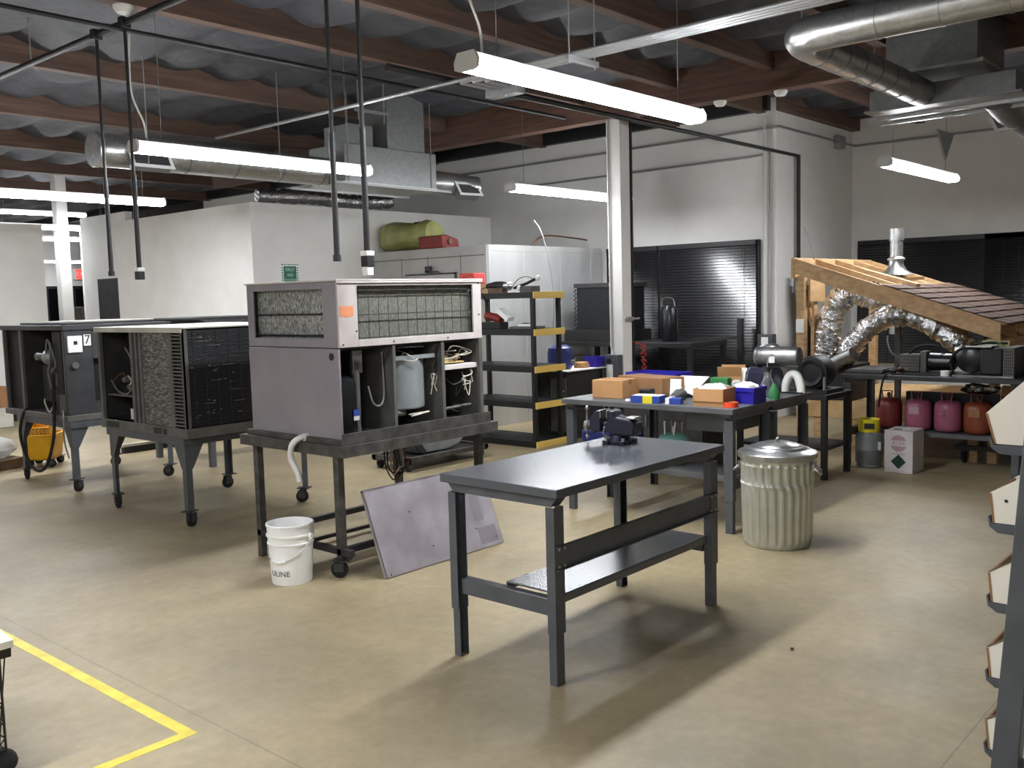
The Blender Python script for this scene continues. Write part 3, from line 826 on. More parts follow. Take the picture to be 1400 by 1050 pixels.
for i in range(22):
    z = ZB + .02 + i * .034
    b.cyl((X0 + .045, Y0 + .008, z), (X1 - .02, Y0 + .008, z), .0014, 4)
put('coil_guard', b, 'black_paint', u)
b = B()
for i in range(34):
    x, z, l = rnd.uniform(X0 + .06, X0 + .5), rnd.uniform(ZB + .05, ZT - .04), rnd.choice((.01, .015, .02, .03, .1))
    h = .0025 if l > .05 else rnd.uniform(.003, .008)
    b.box(x, x + l, Y0 + .0105, Y0 + .012, z, z + h)
put('lint', b, 'fin_dust', u, smooth=False, kind='stuff')
put('corner_post', B().box(X1 - .03, X1, Y0, Y0 + .03, ZB, ZT), 'cabinet_grey', u)
b = B().box(X1 - .012, X1, Y0 + .03, Y1, ZB, ZT).box(X0 + .02, X1, Y1 - .012, Y1, ZB, ZT).box(X0 + .32, X0 + .33, Y0 + .84, Y1 - .01, ZB, ZT)
put('back_panel', b, 'inside_dark', u)
put('top_panel', B().box(X0 - .02, X1 + .02, Y0 - .02, Y1 + .02, ZT, ZT + .012).box(X0 - .02, X0 - .012, Y0 - .02, Y1 + .02, ZT - .03, ZT), 'pale_lid', u, bevel=.003)
# what shows in the open compartment
put('condenser_fan', B().lathe((X0 + .2, Y0 + 1.1, ZB + .55), [(.16, -.05), (.165, -.05), (.165, .04), (.155, .04), (.155, -.05)], 28, 'x', caps=False).cyl((X0 + .17, Y0 + 1.1, ZB + .55), (X0 + .26, Y0 + 1.1, ZB + .55), .05, 18), 'dark_steel', u)
put('shelf_plate', B().box(X0 + .04, X0 + .32, Y0 + .86, Y1 - .05, ZB + .2, ZB + .215), 'inside_grey', u)
for p, m in (([(.05, 1.3, .33), (.05, 1.2, .25), (.05, 1.05, .22), (.06, .95, .27)], 'wire_grey'), ([(.05, 1.02, .62), (.05, .95, .55), (.06, .9, .46)], 'wire_grey'), ([(.06, 1.3, .3), (.06, 1.22, .36), (.06, 1.1, .4), (.06, 1.05, .36)], 'copper'), ([(.05, 1.0, .38), (.05, .94, .34), (.05, .98, .3)], 'wire_white')):
    put('tube', B().tube(curve([(X0 + x, Y0 + y, ZB + z) for x, y, z in p]), .007, 6), m, u)
put('valve', B().cyl((X0 + .05, Y0 + 1.0, ZB + .29), (X0 + .05, Y0 + .93, ZB + .26), .018, 12).cyl((X0 + .06, Y0 + 1.08, ZB + .34), (X0 + .06, Y0 + 1.02, ZB + .35), .025, 12), 'inside_grey', u)
put('compressor', B().lathe((X0 + .2, Y0 + 1.12, ZB + .215), [(.09, 0), (.1, .02), (.1, .15), (.06, .2), (0, .21)], 20), 'compressor_black', u)
put('paper_tag', B().box(X0 + .01, X0 + .012, Y0 + .86, Y0 + .91, ZB + .02, ZB + .11), 'card_white', u, smooth=False)

# ------------------------------------------------------------------ the far unit with the number plate
coil_stand('grey steel caster stand under the air conditioner numbered 7', 3.98, 5.0, 9.1, 10.3, .68, 'grey_steel', ctop=.13)
X0, X1, Y0, Y1, ZB, ZT = 3.97, 5.05, 9.12, 10.56, .74, 1.59
u = thing('condensing_unit', 'dark air conditioner with a white 7 plate, its left side open, farthest of the three', 'air conditioner', (X0, Y0, .68))
put('base_rail', B().box(X0 - .02, X1, Y0 - .02, Y1 + .02, .681, ZB), 'cabinet_grey', u, bevel=.006)
put('front_panel', B().box(X0, X0 + .27, Y0, Y0 + .015, ZB, ZT).box(X0 + .27, X1, Y0, Y0 + .015, ZT - .32, ZT).box(X0 + .27, X1, Y0, Y0 + .015, ZB, ZB + .12), 'cabinet_dark', u, bevel=.003)
put('recess_backing', B().box(X0 + .25, X1, Y0 + .06, Y0 + .07, ZB + .1, ZT - .3), 'black_paint', u)
put('thermostat', B().box(X0 + .025, X0 + .165, Y0 - .025, Y0 - .0005, ZT - .25, ZT - .09), 'white_plastic', u, bevel=.006)
put('thermostat_display', B().box(X0 + .08, X0 + .115, Y0 - .027, Y0 - .0255, ZT - .175, ZT - .14), 'black_paint', u)
pt = put('number_plate', B().box(X0 + .185, X0 + .26, Y0 - .004, Y0 - .0005, ZT - .19, ZT - .08), 'white_plastic', u)
put('plate_frame', B().box(X0 + .18, X0 + .186, Y0 - .0055, Y0 - .0005, ZT - .195, ZT - .075).box(X0 + .258, X0 + .264, Y0 - .0055, Y0 - .0005, ZT - .195, ZT - .075).box(X0 + .18, X0 + .264, Y0 - .0055, Y0 - .0005, ZT - .082, ZT - .076).box(X0 + .18, X0 + .264, Y0 - .0055, Y0 - .0005, ZT - .196, ZT - .19), 'black_paint', pt)
text('digit', '7', .12, 'black_paint', pt, frame4((X0 + .222, Y0 - .005, ZT - .135), (1, 0, 0), (0, 0, 1)))
put('knob', B().cyl((X0 + .085, Y0 - .03, ZT - .37), (X0 + .085, Y0, ZT - .37), .032, 18), 'dull_galvanised', u)
put('cap', B().ball((X0 + .39, Y0 - .01, ZB + .14), (.05, .02, .022), 14), 'white_plastic', u)
for y, w_ in ((Y1 - .03, .03), (Y0 + .98, .05), (Y0 + .016, .02)): put('frame_post', B().box(X0 - .004, X0 + .03, y, y + w_, ZB, ZT), 'cabinet_grey', u, bevel=.002)
b = B().box(X0 + .05, X0 + .055, Y0 + 1.03, Y1 - .02, ZB, ZT).box(X1 - .012, X1, Y0, Y1, ZB, ZT).box(X0, X1, Y1 - .012, Y1, ZB, ZT).box(X0 + .45, X0 + .46, Y0 + .01, Y0 + 1., ZB, ZT).box(X0 + .02, X0 + .45, Y0 + .975, Y0 + .985, ZB, ZT)
put('inner_panel', b, 'inside_dark', u)
put('wiring_column', B().box(X0 + .01, X0 + .03, Y0 + .1, Y0 + .28, ZB, ZT - .05), 'inside_dark', u)
m_ = put('blower_motor', B().cyl((X0 + .06, Y0 + .72, ZT - .3), (X0 + .06, Y0 + .44, ZT - .3), .05, 18), 'compressor_black', u)
put('motor_bell', B().lathe((X0 + .06, Y0 + .44, ZT - .3), [(.06, .06), (.08, .04), (.085, -.03), (.05, -.06), (0, -.07)], 20, 'y'), 'dull_galvanised', m_)
put('coil_box', B().box(X0 + .1, X0 + .4, Y0 + .3, Y0 + .76, ZB + .1, ZB + .46), 'fin_black', u)
put('relay', B().box(X0 + .0, X0 + .02, Y0 + .2, Y0 + .27, ZB + .28, ZB + .4).box(X0 - .004, X0 + .012, Y0 + .02, Y0 + .17, ZB + .01, ZB + .2), 'inside_grey', u)
for p, m in (([(0, .42, .55), (0, .36, .72), (0, .3, .66), (.0, .33, .5), (0, .38, .4), (.0, .33, .25)], 'wire_grey'), ([(0, .3, .7), (-.01, .24, .62), (0, .2, .48), (0, .3, .42)], 'wire_grey'), ([(0, .3, .1), (-.02, .36, .02), (-.02, .45, .1), (0, .5, .14)], 'wire_white'), ([(0, .1, .05), (-.04, .02, -.02), (-.03, .05, -.25), (-.02, .0, -.4), (-.02, .06, -.3)], 'wire_grey')):
    put('wire', B().tube(curve([(X0 + x - .005, Y0 + y, ZB + z) for x, y, z in p]), .008, 6), m, u)
put('power_cable', B().tube(curve([(X0 - .01, Y0 + .26, ZB + .4), (X0 - .03, Y0 + .25, ZB + .05), (X0 - .05, Y0 + .26, .5), (X0 - .06, Y0 + .45, .22), (X0 - .06, Y0 + .7, .16), (X0 - .06, Y0 + .92, .3), (X0 - .05, Y0 + 1.04, .5), (X0 - .03, Y0 + 1.0, .68), (X0 - .0, Y0 + .95, ZB + .02)]), .016, 8), 'black_rubber', u)
put('top_panel', B().box(X0 - .015, X1 + .02, Y0 - .015, Y1 + .015, ZT, ZT + .012).box(X0 - .015, X0 - .01, Y0 - .015, Y1 + .015, ZT - .035, ZT).box(X0 - .015, X1, Y0 - .015, Y0 - .01, ZT - .035, ZT), 'cabinet_dark', u, bevel=.003)
# loose flat panels lying on top of it, and a taller stack behind
solo('metal_sheet', B().box(4.05, 4.95, 9.25, 10.3, ZT + .013, ZT + .035), 'dark_steel', 'dark sheet panel lying on top of the unit numbered 7', 'panel', bevel=.003)
solo('metal_sheet', B().box(4.2, 5.04, 9.4, 10.1, ZT + .0355, ZT + .045), 'pale_lid', 'thin pale panel on top of the dark panel, over the numbered unit', 'panel', bevel=.002)
X0, X1, Y0, Y1 = 5.5, 6.9, 9.2, 10.4
u = thing('condensing_unit', 'long low dark unit mostly hidden behind the black coil unit, thin panels on its top', 'air conditioner', (X0, Y0, 0))
put('cabinet', B().box(X0, X1, Y0, Y1, .75, 1.6), 'cabinet_dark', u, bevel=.004)
put('leg', B().box(X0, X0 + .06, Y0, Y0 + .06, 0, .75), 'grey_steel', u)
put('leg', B().box(X1 - .06, X1, Y0, Y0 + .06, 0, .75), 'grey_steel', u)
put('leg', B().box(X0, X0 + .06, Y1 - .06, Y1, 0, .75), 'grey_steel', u)
put('leg', B().box(X1 - .06, X1, Y1 - .06, Y1, 0, .75), 'grey_steel', u)
solo('metal_sheet', B().box(5.4, 6.5, 9.3, 10.3, 1.601, 1.625), 'dark_steel', 'dark thin panel lying on the hidden long unit behind', 'panel', bevel=.003)
solo('junction_box', B().box(6.55, 6.75, 9.3, 9.42, 1.601, 1.64), 'black_paint', 'small black box standing on the long hidden unit', 'box', bevel=.004)
# low pale platform with black skirt against the white office wall
t = thing('platform', 'low pale platform with a black skirt at the foot of the white office wall', 'platform', (6.3, 11.02, 0))
put('deck', B().box(5.4, 7.3, 11.0, 11.09, .08, .11), 'pale_lid', t)
put('skirt', B().box(5.42, 7.28, 11.0, 11.08, 0, .08), 'black_cove', t)

# ------------------------------------------------------------------ mop bucket and plastic bag
t = thing('mop_bucket', 'yellow mop bucket on casters behind the unit numbered 7', 'mop bucket', (4.5, 11.02, 0), math.radians(48), world=False)
t.scale = (1, 1, .86)
b = B()
for k, (z, sx, sy) in enumerate(((.1, .19, .14), (.14, .21, .15), (.42, .25, .18), (.44, .27, .2))): pass
def rrect(sx, sy, r, z, n=6):
    o = []
    for cx, cy, a0 in ((sx - r, sy - r, 0), (-sx + r, sy - r, 90), (-sx + r, -sy + r, 180), (sx - r, -sy + r, 270)):
        for i in range(n + 1):
            a = math.radians(a0 + 90 * i / n)
            o.append((cx + r * math.cos(a), cy + r * math.sin(a), z))
    return o
def loft(b, loops, cap0=True, cap1=True):
    R_ = [[b.bm.verts.new(p) for p in lp] for lp in loops]
    for x, y in zip(R_, R_[1:]): b._bridge(x, y)
    if cap0: b.bm.faces.new(list(reversed(R_[0])))
    if cap1: b.bm.faces.new(R_[-1])
    return b
b = loft(B(), [rrect(.17, .13, .05, .1), rrect(.19, .14, .06, .13), rrect(.225, .165, .06, .4), rrect(.24, .18, .06, .405), rrect(.24, .18, .06, .43), rrect(.215, .155, .05, .43), rrect(.18, .13, .05, .15)])
put('tub', b, 'yellow_plastic', t)
b = B().prism([(-.17, .43), (.05, .43), (.05, .6), (-.1, .6), (-.17, .53)], 'y', -.12, -.105).prism([(-.17, .43), (.05, .43), (.05, .6), (-.1, .6), (-.17, .53)], 'y', .105, .12).box(-.17, .05, -.105, .105, .38, .4).box(.035, .05, -.105, .105, .4, .6).box(-.185, -.17, -.12, .12, .36, .53)
wr = put('wringer', b, 'yellow_plastic', t, bevel=.006)
b = B()
for i in range(5):
    for j in range(5): b.box(-.187, -.1845, -.1 + j * .042 + (i % 2) * .015, -.1 + j * .042 + .026 + (i % 2) * .015, .385 + i * .027, .398 + i * .027)
put('wringer_slot', b, 'brown_stuff', wr, smooth=False, kind='stuff')
put('wringer_handle', B().tube(curve([(.0, .13, .5), (.1, .15, .52), (.2, .16, .4)]), .012, 8), 'zinc', wr)
put('pour_handle', B().tube(curve([(.2, -.1, .44), (.27, -.1, .47), (.27, .1, .47), (.2, .1, .44)]), .006, 6), 'zinc', t)
for sx in (-1, 1):
    for sy in (-1, 1): caster(t, sx * .14, sy * .1, .105, .045, ang=.5 * sx + sy)
rnd = random.Random(2)
t = thing('bagged_carton', 'brown cartons wrapped in clear plastic on the floor at the left edge', 'carton', (4.05, 11.3, 0), .2, world=False)
put('carton', B().box(-.34, .22, -.25, .25, 0, .12), 'brown_stuff', t, bevel=.01)
b = B().ball((-.05, 0, .24), (.28, .24, .13), 18, .14, rnd)
put('plastic_wrap', b, 'clear_plastic', t)
t = thing('stacked_crate', 'white low crate with a brown top far behind the numbered unit', 'crate', (5.3, 15.3, 0))
put('body', B().box(4.6, 5.75, 15.1, 15.8, .0, .3), 'pale_lid', t, bevel=.01)
put('carton', B().box(4.7, 5.7, 15.15, 15.75, .3, .62), 'card_dark', t, bevel=.01)

# ------------------------------------------------------------------ blower housing on a dolly, behind the panel
t = thing('dolly', 'low grey dolly with casters behind the leaning lilac panel', 'dolly', (7.0, 7.25, 0))
put('deck', B().box(6.45, 7.65, 7.1, 7.16, .1, .15).box(6.45, 7.65, 7.6, 7.66, .1, .15).box(6.45, 6.5, 7.1, 7.66, .1, .15).box(7.6, 7.65, 7.1, 7.66, .1, .15).box(6.5, 7.6, 7.16, 7.6, .12, .135), 'grimy_steel', t, bevel=.003)
for x in (6.5, 7.6):
    for y in (7.16, 7.6): caster(t, x, y, .1, .045, ang=x)
t = thing('blower_scroll', 'grey sheet metal blower scroll lying on the low dolly', 'blower', (7.0, 7.35, .15))
pr = [(6.72, .16), (7.12, .16), (7.3, .2), (7.42, .3), (7.47, .42), (7.36, .42), (7.3, .33), (7.2, .28), (7.08, .29), (7.0, .36), (6.97, .42), (6.5, .42)]
put('scroll', B().prism(pr, 'y', 7.2, 7.55), 'blower_grey', t, bevel=.004)
put('side_plate', B().prism([(6.72, .16), (6.8, .16), (6.6, .42), (6.48, .42)], 'y', 7.18, 7.2), 'dark_steel', t)
# ------------------------------------------------------------------ ducts overhead
def round_duct(b, pts, r, n=24):
    return b.tube(pts, r, n)
def seams(parent, p, q, r, step, m='dull_galvanised'):
    p, q = Vector(p), Vector(q)
    d = (q - p).normalized()
    L = (q - p).length
    k = step / 2
    while k < L:
        put('seam_band', B().cyl(p + d * (k - .008), p + d * (k + .008), r + .004, 24), m, parent)
        k += step
def register(parent, c, x, y, w_, h_, dp):
    """grille box: c centre of its face, x and y the face's axes"""
    m4 = frame4(c, x, y)
    f = B().box(-w_ / 2, w_ / 2, -h_ / 2, h_ / 2, -dp, -.004, m4)
    rg = put('register', f, 'dull_galvanised', parent, bevel=.002)
    e = B().box(-w_ / 2 - .02, w_ / 2 + .02, h_ / 2 - .015, h_ / 2 + .02, -.004, .008, m4).box(-w_ / 2 - .02, w_ / 2 + .02, -h_ / 2 - .02, -h_ / 2 + .015, -.004, .008, m4)
    e.box(-w_ / 2 - .02, -w_ / 2 + .015, -h_ / 2 + .015, h_ / 2 - .015, -.004, .008, m4).box(w_ / 2 - .015, w_ / 2 + .02, -h_ / 2 + .015, h_ / 2 - .015, -.004, .008, m4)
    put('register_frame', e, 'white_fixture', rg)
    g = B()
    for i in range(7):
        yy = -h_ / 2 + .03 + (h_ - .06) * i / 6
        g.box(-w_ / 2 + .015, w_ / 2 - .015, yy - .004, yy + .004, -.003, .002, m4)
    put('grille', g, 'dark_steel', rg)
t = thing('air_duct', 'long round galvanised duct with a square plenum hanging over the white office', 'duct', (7.0, 9.6, 3.15))
dd = put('round_duct', B().tube([(4.62, 9.6, 3.36), (7.6, 9.6, 3.36)], .17, 28).lathe((4.6, 9.6, 3.36), [(.175, 0), (.18, .012), (.18, .05), (.172, .06)], 28, 'x'), 'galvanised', t)
seams(dd, (4.7, 9.6, 3.36), (7.5, 9.6, 3.36), .17, .6)
put('plenum', B().box(7.55, 9.1, 9.25, 9.95, 3.22, 3.68), 'dull_galvanised', t, bevel=.004)
put('riser', B().box(8.3, 8.95, 9.3, 9.85, 3.68, 4.5).box(7.72, 8.1, 9.35, 9.85, 3.68, 3.95), 'dull_galvanised', t, bevel=.004)
put('bottom_flange', B().box(7.5, 9.15, 9.2, 10.0, 3.2, 3.22), 'galvanised', t)
d2 = put('round_duct', B().tube(curve([(9.1, 9.55, 3.36), (9.5, 9.55, 3.36), (9.8, 9.5, 3.34), (10.05, 9.42, 3.32)], 5), .16, 28), 'galvanised', t)
register(t, (5.1, 9.36, 3.27), (1, 0, 0), (0, .5, .86), .42, .16, .1)
register(t, (9.78, 9.3, 3.28), (1, -.15, 0), (0, .5, .86), .36, .18, .14)
for x in (5.0, 6.6, 7.6, 9.0):
    put('hanging_rod', B().cyl((x, 9.24, 3.2), (x, 9.24, 4.5), .005, 6), 'pipe_grey', t)
put('trapeze', B().bar((7.3, 9.18, 3.19), (9.3, 9.18, 3.19), .03, .03).bar((7.3, 10.02, 3.19), (9.3, 10.02, 3.19), .03, .03), 'pipe_grey', t)
t = thing('air_duct', 'bright spiral duct with an elbow at the upper right, dropping into a flat plenum', 'duct', (8, 2.9, 3.4))
R = .122
el = [(6.5, -1.5, 3.52), (6.5, 2.75, 3.52), (6.505, 2.84, 3.52), (6.53, 2.92, 3.52), (6.58, 2.97, 3.52), (6.66, 2.99, 3.52), (6.75, 3.0, 3.52), (9.2, 3.0, 3.52)]
dd = put('round_duct', B().tube(el, R, 28), 'galvanised', t)
seams(dd, (6.5, -1.4, 3.52), (6.5, 2.8, 3.52), R, .4, 'galvanised')
seams(dd, (6.75, 3.0, 3.52), (9.1, 3.0, 3.52), R, .33)
put('plenum', B().box(9.0, 9.86, 2.48, 3.26, 3.7, 4.5), 'dull_galvanised', t, bevel=.004)
put('plenum_flange', B().box(8.96, 9.9, 2.42, 3.32, 3.67, 3.7), 'galvanised', t, bevel=.003)
put('lower_plenum', B().box(9.2, 9.88, 2.22, 3.48, 3.42, 3.6).box(9.16, 9.92, 2.16, 3.52, 3.4, 3.42), 'dull_galvanised', t, bevel=.003)
put('round_duct', B().tube([(9.7, 2.5, 3.5), (10.2, 2.5, 3.42), (12.2, 2.5, 3.32)], .15, 24), 'dull_galvanised', t)
register(t, (10.35, 2.62, 3.36), (0, -1, .1), (.1, .5, 1), .16, .2, .1)
put('trapeze', B().bar((9.5, 2.0, 3.39), (9.5, 3.6, 3.39), .04, .04).bar((9.8, 1.4, 3.39), (9.8, 3.6, 3.39), .04, .04), 'galvanised', t)
put('support_bracket', B().prism([(10.0, 3.3), (10.5, 3.3), (10.25, 3.02)], 'y', 3.1, 3.12), 'dull_galvanised', t)
for x, y in ((9.5, 2.1), (9.5, 3.55), (6.5, 1.0), (6.62, 2.99)): put('hanging_rod', B().cyl((x, y, 3.4 if x > 9 else 3.6), (x, y, 4.5), .005, 6), 'pipe_grey', t)

# ------------------------------------------------------------------ conduits
def pipe(pts, r, m, label, cat='pipe', name='conduit', group=None, n=10):
    return solo(name, B().tube(pts, r, n), m, label, cat, group, loc=pts[0])
names = ('conduit of the hanging bundle of four, on the side of the lamp', 'second conduit from the lamp in the hanging bundle of four', 'third conduit from the lamp in the hanging bundle of four', 'conduit of the hanging bundle of four, on the side of the brown girder')
for i in range(4):
    x = 5.83 + .055 * i
    pts = [(x, -3, 3.56), (x, 5.4, 3.56)]
    if i == 0: pts += [(x, 9.3, 3.56)]
    else:
        ye = 5.4 + .09 * (3 - i)
        pts[-1] = (x, ye, 3.56)
        pts += curve([(x, ye, 3.56), (x, ye + .05, 3.56), (x + .02, ye + .08, 3.56), (x + .06, ye + .09, 3.56), (6.3, ye + .09, 3.56)], 4)[1:]
    pipe(pts, .017, 'pipe_grey', 'silver ' + names[i], group='overhead conduit bundle')
solo('junction_box', B().box(6.3, 6.42, 5.4, 5.76, 3.5, 3.62), 'pipe_grey', 'small grey box where three conduits of the hanging bundle end', 'box', bevel=.004)
t = thing('pipe_hanger', 'silver trapeze strut holding the four conduits beside the nearest lamp', 'hanger', (5.9, 4.42, 3.5))
put('strut', B().box(5.74, 6.12, 4.4, 4.44, 3.5, 3.54), 'pipe_grey', t, bevel=.002)
for x in (5.77, 6.09): put('rod', B().cyl((x, 4.42, 3.48), (x, 4.42, 4.5), .006, 8), 'pipe_grey', t)
t = thing('pipe_hanger', 'thin silver trapeze hanging in front of the office plenum', 'hanger', (7.6, 8.9, 4.0))
put('strut', B().box(7.45, 7.95, 8.88, 8.92, 4.0, 4.03), 'pipe_grey', t)
for x in (7.5, 7.9): put('rod', B().cyl((x, 8.9, 3.9), (x, 8.9, 4.5), .008, 8), 'pipe_grey', t)
pipe([(5.2, 5.8, 3.6), (12.74, 5.8, 3.6), (12.74, 5.8, .9)], .03, 'pipe_black', 'long black pipe under the girder that turns down the return wall')
pipe([(12.12, 14, 3.88), (12.12, 5.79, 3.93), (14.72, 5.79, 3.93), (14.72, -3, 3.9)], .016, 'pipe_grey', 'upper grey conduit running round the top of the white walls')
pipe([(12.15, 10.6, 3.56), (12.15, 6.2, 3.58), (12.15, 5.95, 3.6), (12.15, 5.95, 1.15)], .016, 'pipe_grey', 'lower grey conduit along the window wall, turning down beside the blinds')
pipe([(12.14, 6.0, 4.1), (12.14, 6.0, 1.15)], .032, 'painted_pipe', 'white vertical pipe on the wall right of the blinds')
solo('junction_box', B().box(14.1, 14.3, 5.76, 5.865, 3.84, 4.02), 'pipe_grey', 'small grey box on the upper wall conduit near the corner', 'box', bevel=.004)
t = thing('switch_box', 'grey electrical box on the white pipe right of the blinds', 'electrical box', (12.1, 5.97, .9))
put('box', B().box(12.05, 12.17, 5.86, 6.08, .86, 1.16), 'grey_steel', t, bevel=.004)
put('label_plate', B().box(12.046, 12.0495, 5.92, 6.02, .98, 1.12), 'white_plastic', t, smooth=False)
# grid of black pipes that carry the drops
pipe([(3.8, -1.5, 3.97), (3.8, 11.5, 3.97)], .026, 'pipe_black', 'black pipe overhead carrying the hanging power drops')
pipe([(-3, 7.42 - .13, 3.92), (9.4, 7.42 - .13, 3.92)], .02, 'pipe_black', 'black pipe overhead crossing the one that carries the power drops')
def drop(y, z0, box, label, lower=True):
    t = thing('power_drop', label, 'power drop', (3.8, y, z0))
    put('pole', B().tube([(3.8, y, 3.96), (3.8, y, z0)], .013, 8), 'pipe_black', t)
    put('lower_sleeve', B().tube([(3.8, y, z0 + .75), (3.8, y, z0)], .019, 10), 'pipe_black', t)
    put('clamp', B().box(3.76, 3.84, y - .03, y + .03, 3.93, 4.01), 'pipe_black', t, bevel=.004)
    if box:
        put('outlet_box', B().box(3.772, 3.828, y - .03, y + .03, z0 - .075, z0), 'black_paint', t, bevel=.004)
        put('outlet_cover', B().box(3.77, 3.83, y - .032, y + .032, z0 - .01, z0 + .02), 'white_plastic', t, bevel=.003)
        if box > 1: put('plug', B().box(3.775, 3.825, y - .025, y + .025, z0 - .13, z0 - .075), 'white_plastic', t, bevel=.006)
    else: put('end_plug', B().cyl((3.8, y, z0 - .04), (3.8, y, z0), .026, 10), 'pipe_black', t)
drop(7.74, 2.06, 0, 'black power drop without a box, over the unit numbered 7')
drop(7.27, 2.05, 1, 'black power drop with a small black box, over the black coil unit')
drop(4.77, 2.05, 0, 'black power drop without a box, left one over the beige unit')
drop(4.48, 2.04, 2, 'black power drop with a white plug, right one over the beige unit')
for y in (5.5, 9.0): solo('hanging_rod', B().cyl((3.8, y, 3.96), (3.8, y, 4.5), .006, 6), 'pipe_grey', 'thin grey rod holding up the black drop pipe %s' % ('near the beige unit' if y < 6 else 'near the round duct'), 'rod')
for x, y, l in ((9.85, 5.5, 'white round smoke detector on the girder, nearer the column'), (9.85, 4.76, 'white round smoke detector on the girder, nearer the right duct'), (3.72, 7.12, 'white round detector under the crossing of the black pipes')):
    z = 3.93 if x > 9 else 4.05
    solo('smoke_detector', B().lathe((x + (.15 if x > 9 else 0), y, z), [(.0, -.06), (.05, -.055), (.075, -.02), (.075, 0)], 20), 'white_plastic', l, 'detector')

# ------------------------------------------------------------------ white column details
t = thing('breaker_box', 'grey electrical box on the white column above the cluttered bench', 'electrical box', (9.85, 6.93, .5))
put('box', B().box(9.78, 9.898, 6.83, 7.05, .52, 1.0), 'grey_steel', t, bevel=.005)
put('label_plate', B().box(9.776, 9.7795, 6.9, 7.0, .68, .88), 'white_plastic', t, smooth=False)
put('latch', B().box(9.772, 9.7795, 6.93, 6.99, .91, .95), 'black_paint', t)
pipe([(9.88, 6.95, .99), (9.88, 6.99, 1.1), (9.88, 7.0, 3.9)], .014, 'painted_pipe', 'white conduit running up the column from the grey box')
solo('column_guard', B().box(10.102, 10.125, 6.8, 6.84, 0.0, 3.92), 'black_paint', 'black strip down the right side of the white column', 'strip')
t = thing('pipe_clamp', 'grey clamp with a bolt around the column above the box', 'clamp', (10, 6.8, 1.46))
put('band', B().box(9.95, 10.08, 6.78, 6.795, 1.42, 1.47), 'pipe_grey', t)
put('bolt', B().cyl((10.08, 6.79, 1.445), (10.16, 6.75, 1.445), .012, 8), 'zinc', t)
rnd = random.Random(9)
b = B()
p = []
for i in range(26): p.append((10.16 + .02 * math.sin(i * 1.9), 6.69 + .045 * math.sin(i * 2.4), 1.14 - .022 * i + .05 * math.sin(i * 3.1)))
solo('extension_cord', b.tube(curve(p, 4), .008, 6).tube([(10.16, 6.7, 1.1), (10.1, 6.82, 1.16)], .008, 6), 'wire_red', 'dark red cord hanging in loops on the right of the white column', 'cord')

# ------------------------------------------------------------------ first aid sign
t = thing('first_aid_sign', 'small green first aid sign with a dashed border on the white office wall', 'sign', (8.0, 11.09, 2.07))
put('board', B().box(7.86, 8.14, 11.09, 11.099, 2.02, 2.3), 'sign_white', t, smooth=False)
put('green_field', B().box(7.895, 8.105, 11.086, 11.09, 2.02, 2.265), 'sign_green', t, smooth=False)
b = B()
for i in range(8):
    x = 7.862 + i * .0365
    b.box(x, x + .02, 11.087, 11.09, 2.278, 2.296)
    if i < 7:
        z = 2.03 + i * .034
        b.box(7.864, 7.884, 11.087, 11.09, z, z + .018).box(8.116, 8.136, 11.087, 11.09, z, z + .018)
put('dashed_border', b, 'sign_green', t, smooth=False)
for i, w_ in enumerate(('FIRST', 'AID', 'STATION')): text('lettering', w_, .066 if i < 2 else .056, 'sign_mint', t, frame4((8.0, 11.085, 2.215 - .072 * i), (1, 0, 0), (0, 0, 1)))
t = thing('exit_sign', 'red exit sign glowing in the far room', 'sign', (14.2, 30.9, 2.7))
put('housing', B().box(13.95, 14.45, 30.9, 30.99, 2.68, 3.04), 'white_plastic', t, bevel=.01)
fc = put('lit_face', B().box(13.98, 14.42, 30.893, 30.9, 2.71, 3.01), 'exit_red', t, smooth=False)
text('lettering', 'EXIT', .2, 'sign_white', fc, frame4((14.2, 30.888, 2.86), (1, 0, 0), (0, 0, 1)))

# ------------------------------------------------------------------ walk-in cooler with things on its roof
t = thing('walk_in_cooler', 'white metal walk-in cooler box standing against the office wall', 'cooler', (10.7, 9.8, 0))
put('side_panels', B().box(9.47, 9.53, 8.73, 11.04, 0, 2.47), 'cooler_face', t, bevel=.004)
put('front_panels', B().box(9.47, 12.02, 8.67, 8.73, 0, 2.47), 'cooler_skin', t, bevel=.004)
put('roof_panel', B().box(9.53, 12.02, 8.73, 11.04, 2.41, 2.46), 'cooler_face', t)
b = B()
for y in (9.2, 9.85, 10.4): b.box(9.466, 9.471, y, y + .008, .1, 2.36)
b.box(9.466, 9.471, 8.75, 11.03, 2.33, 2.342)
put('panel_seam', b, 'cabinet_grey', t, smooth=False)
b = B()
for x in (10.2, 11.0, 11.75): b.box(x, x + .008, 8.666, 8.671, 0, 2.46)
b.box(9.47, 12.0, 8.6655, 8.6695, 2.38, 2.39)
put('panel_seam', b, 'cooler_face', t, smooth=False)
d = put('door', B().box(9.44, 9.465, 9.3, 10.3, .1, 2.1), 'cooler_face', t, bevel=.006)
put('door_edge', B().box(9.435, 9.466, 9.285, 9.3, .1, 2.12).box(9.435, 9.466, 9.285, 10.3, 2.1, 2.12), 'dark_steel', d)
put('latch', B().box(9.4, 9.44, 9.75, 9.85, 2.13, 2.22).bar((9.41, 9.85, 2.14), (9.41, 9.6, 2.14), .02, .02), 'dark_steel', d)
put('round_knob', B().ball((9.36, 10.0, 1.99), .045, 16), 'white_plastic', d)
rnd = random.Random(21)
b = B()
rings = [(-.62, .0), (-.62, .26), (-.5, .3), (-.2, .27), (.1, .29), (.4, .3), (.52, .28), (.6, .18), (.62, 0)]
b.lathe((0, 0, .0), [(max(.001, r * (1 + rnd.uniform(-.04, .04))), z) for z, r in rings], 26, 'y', flute=lambda t_, z: .06 * math.sin(3 * t_ + z * 5) + .03 * math.sin(9 * t_ + 4 * z))
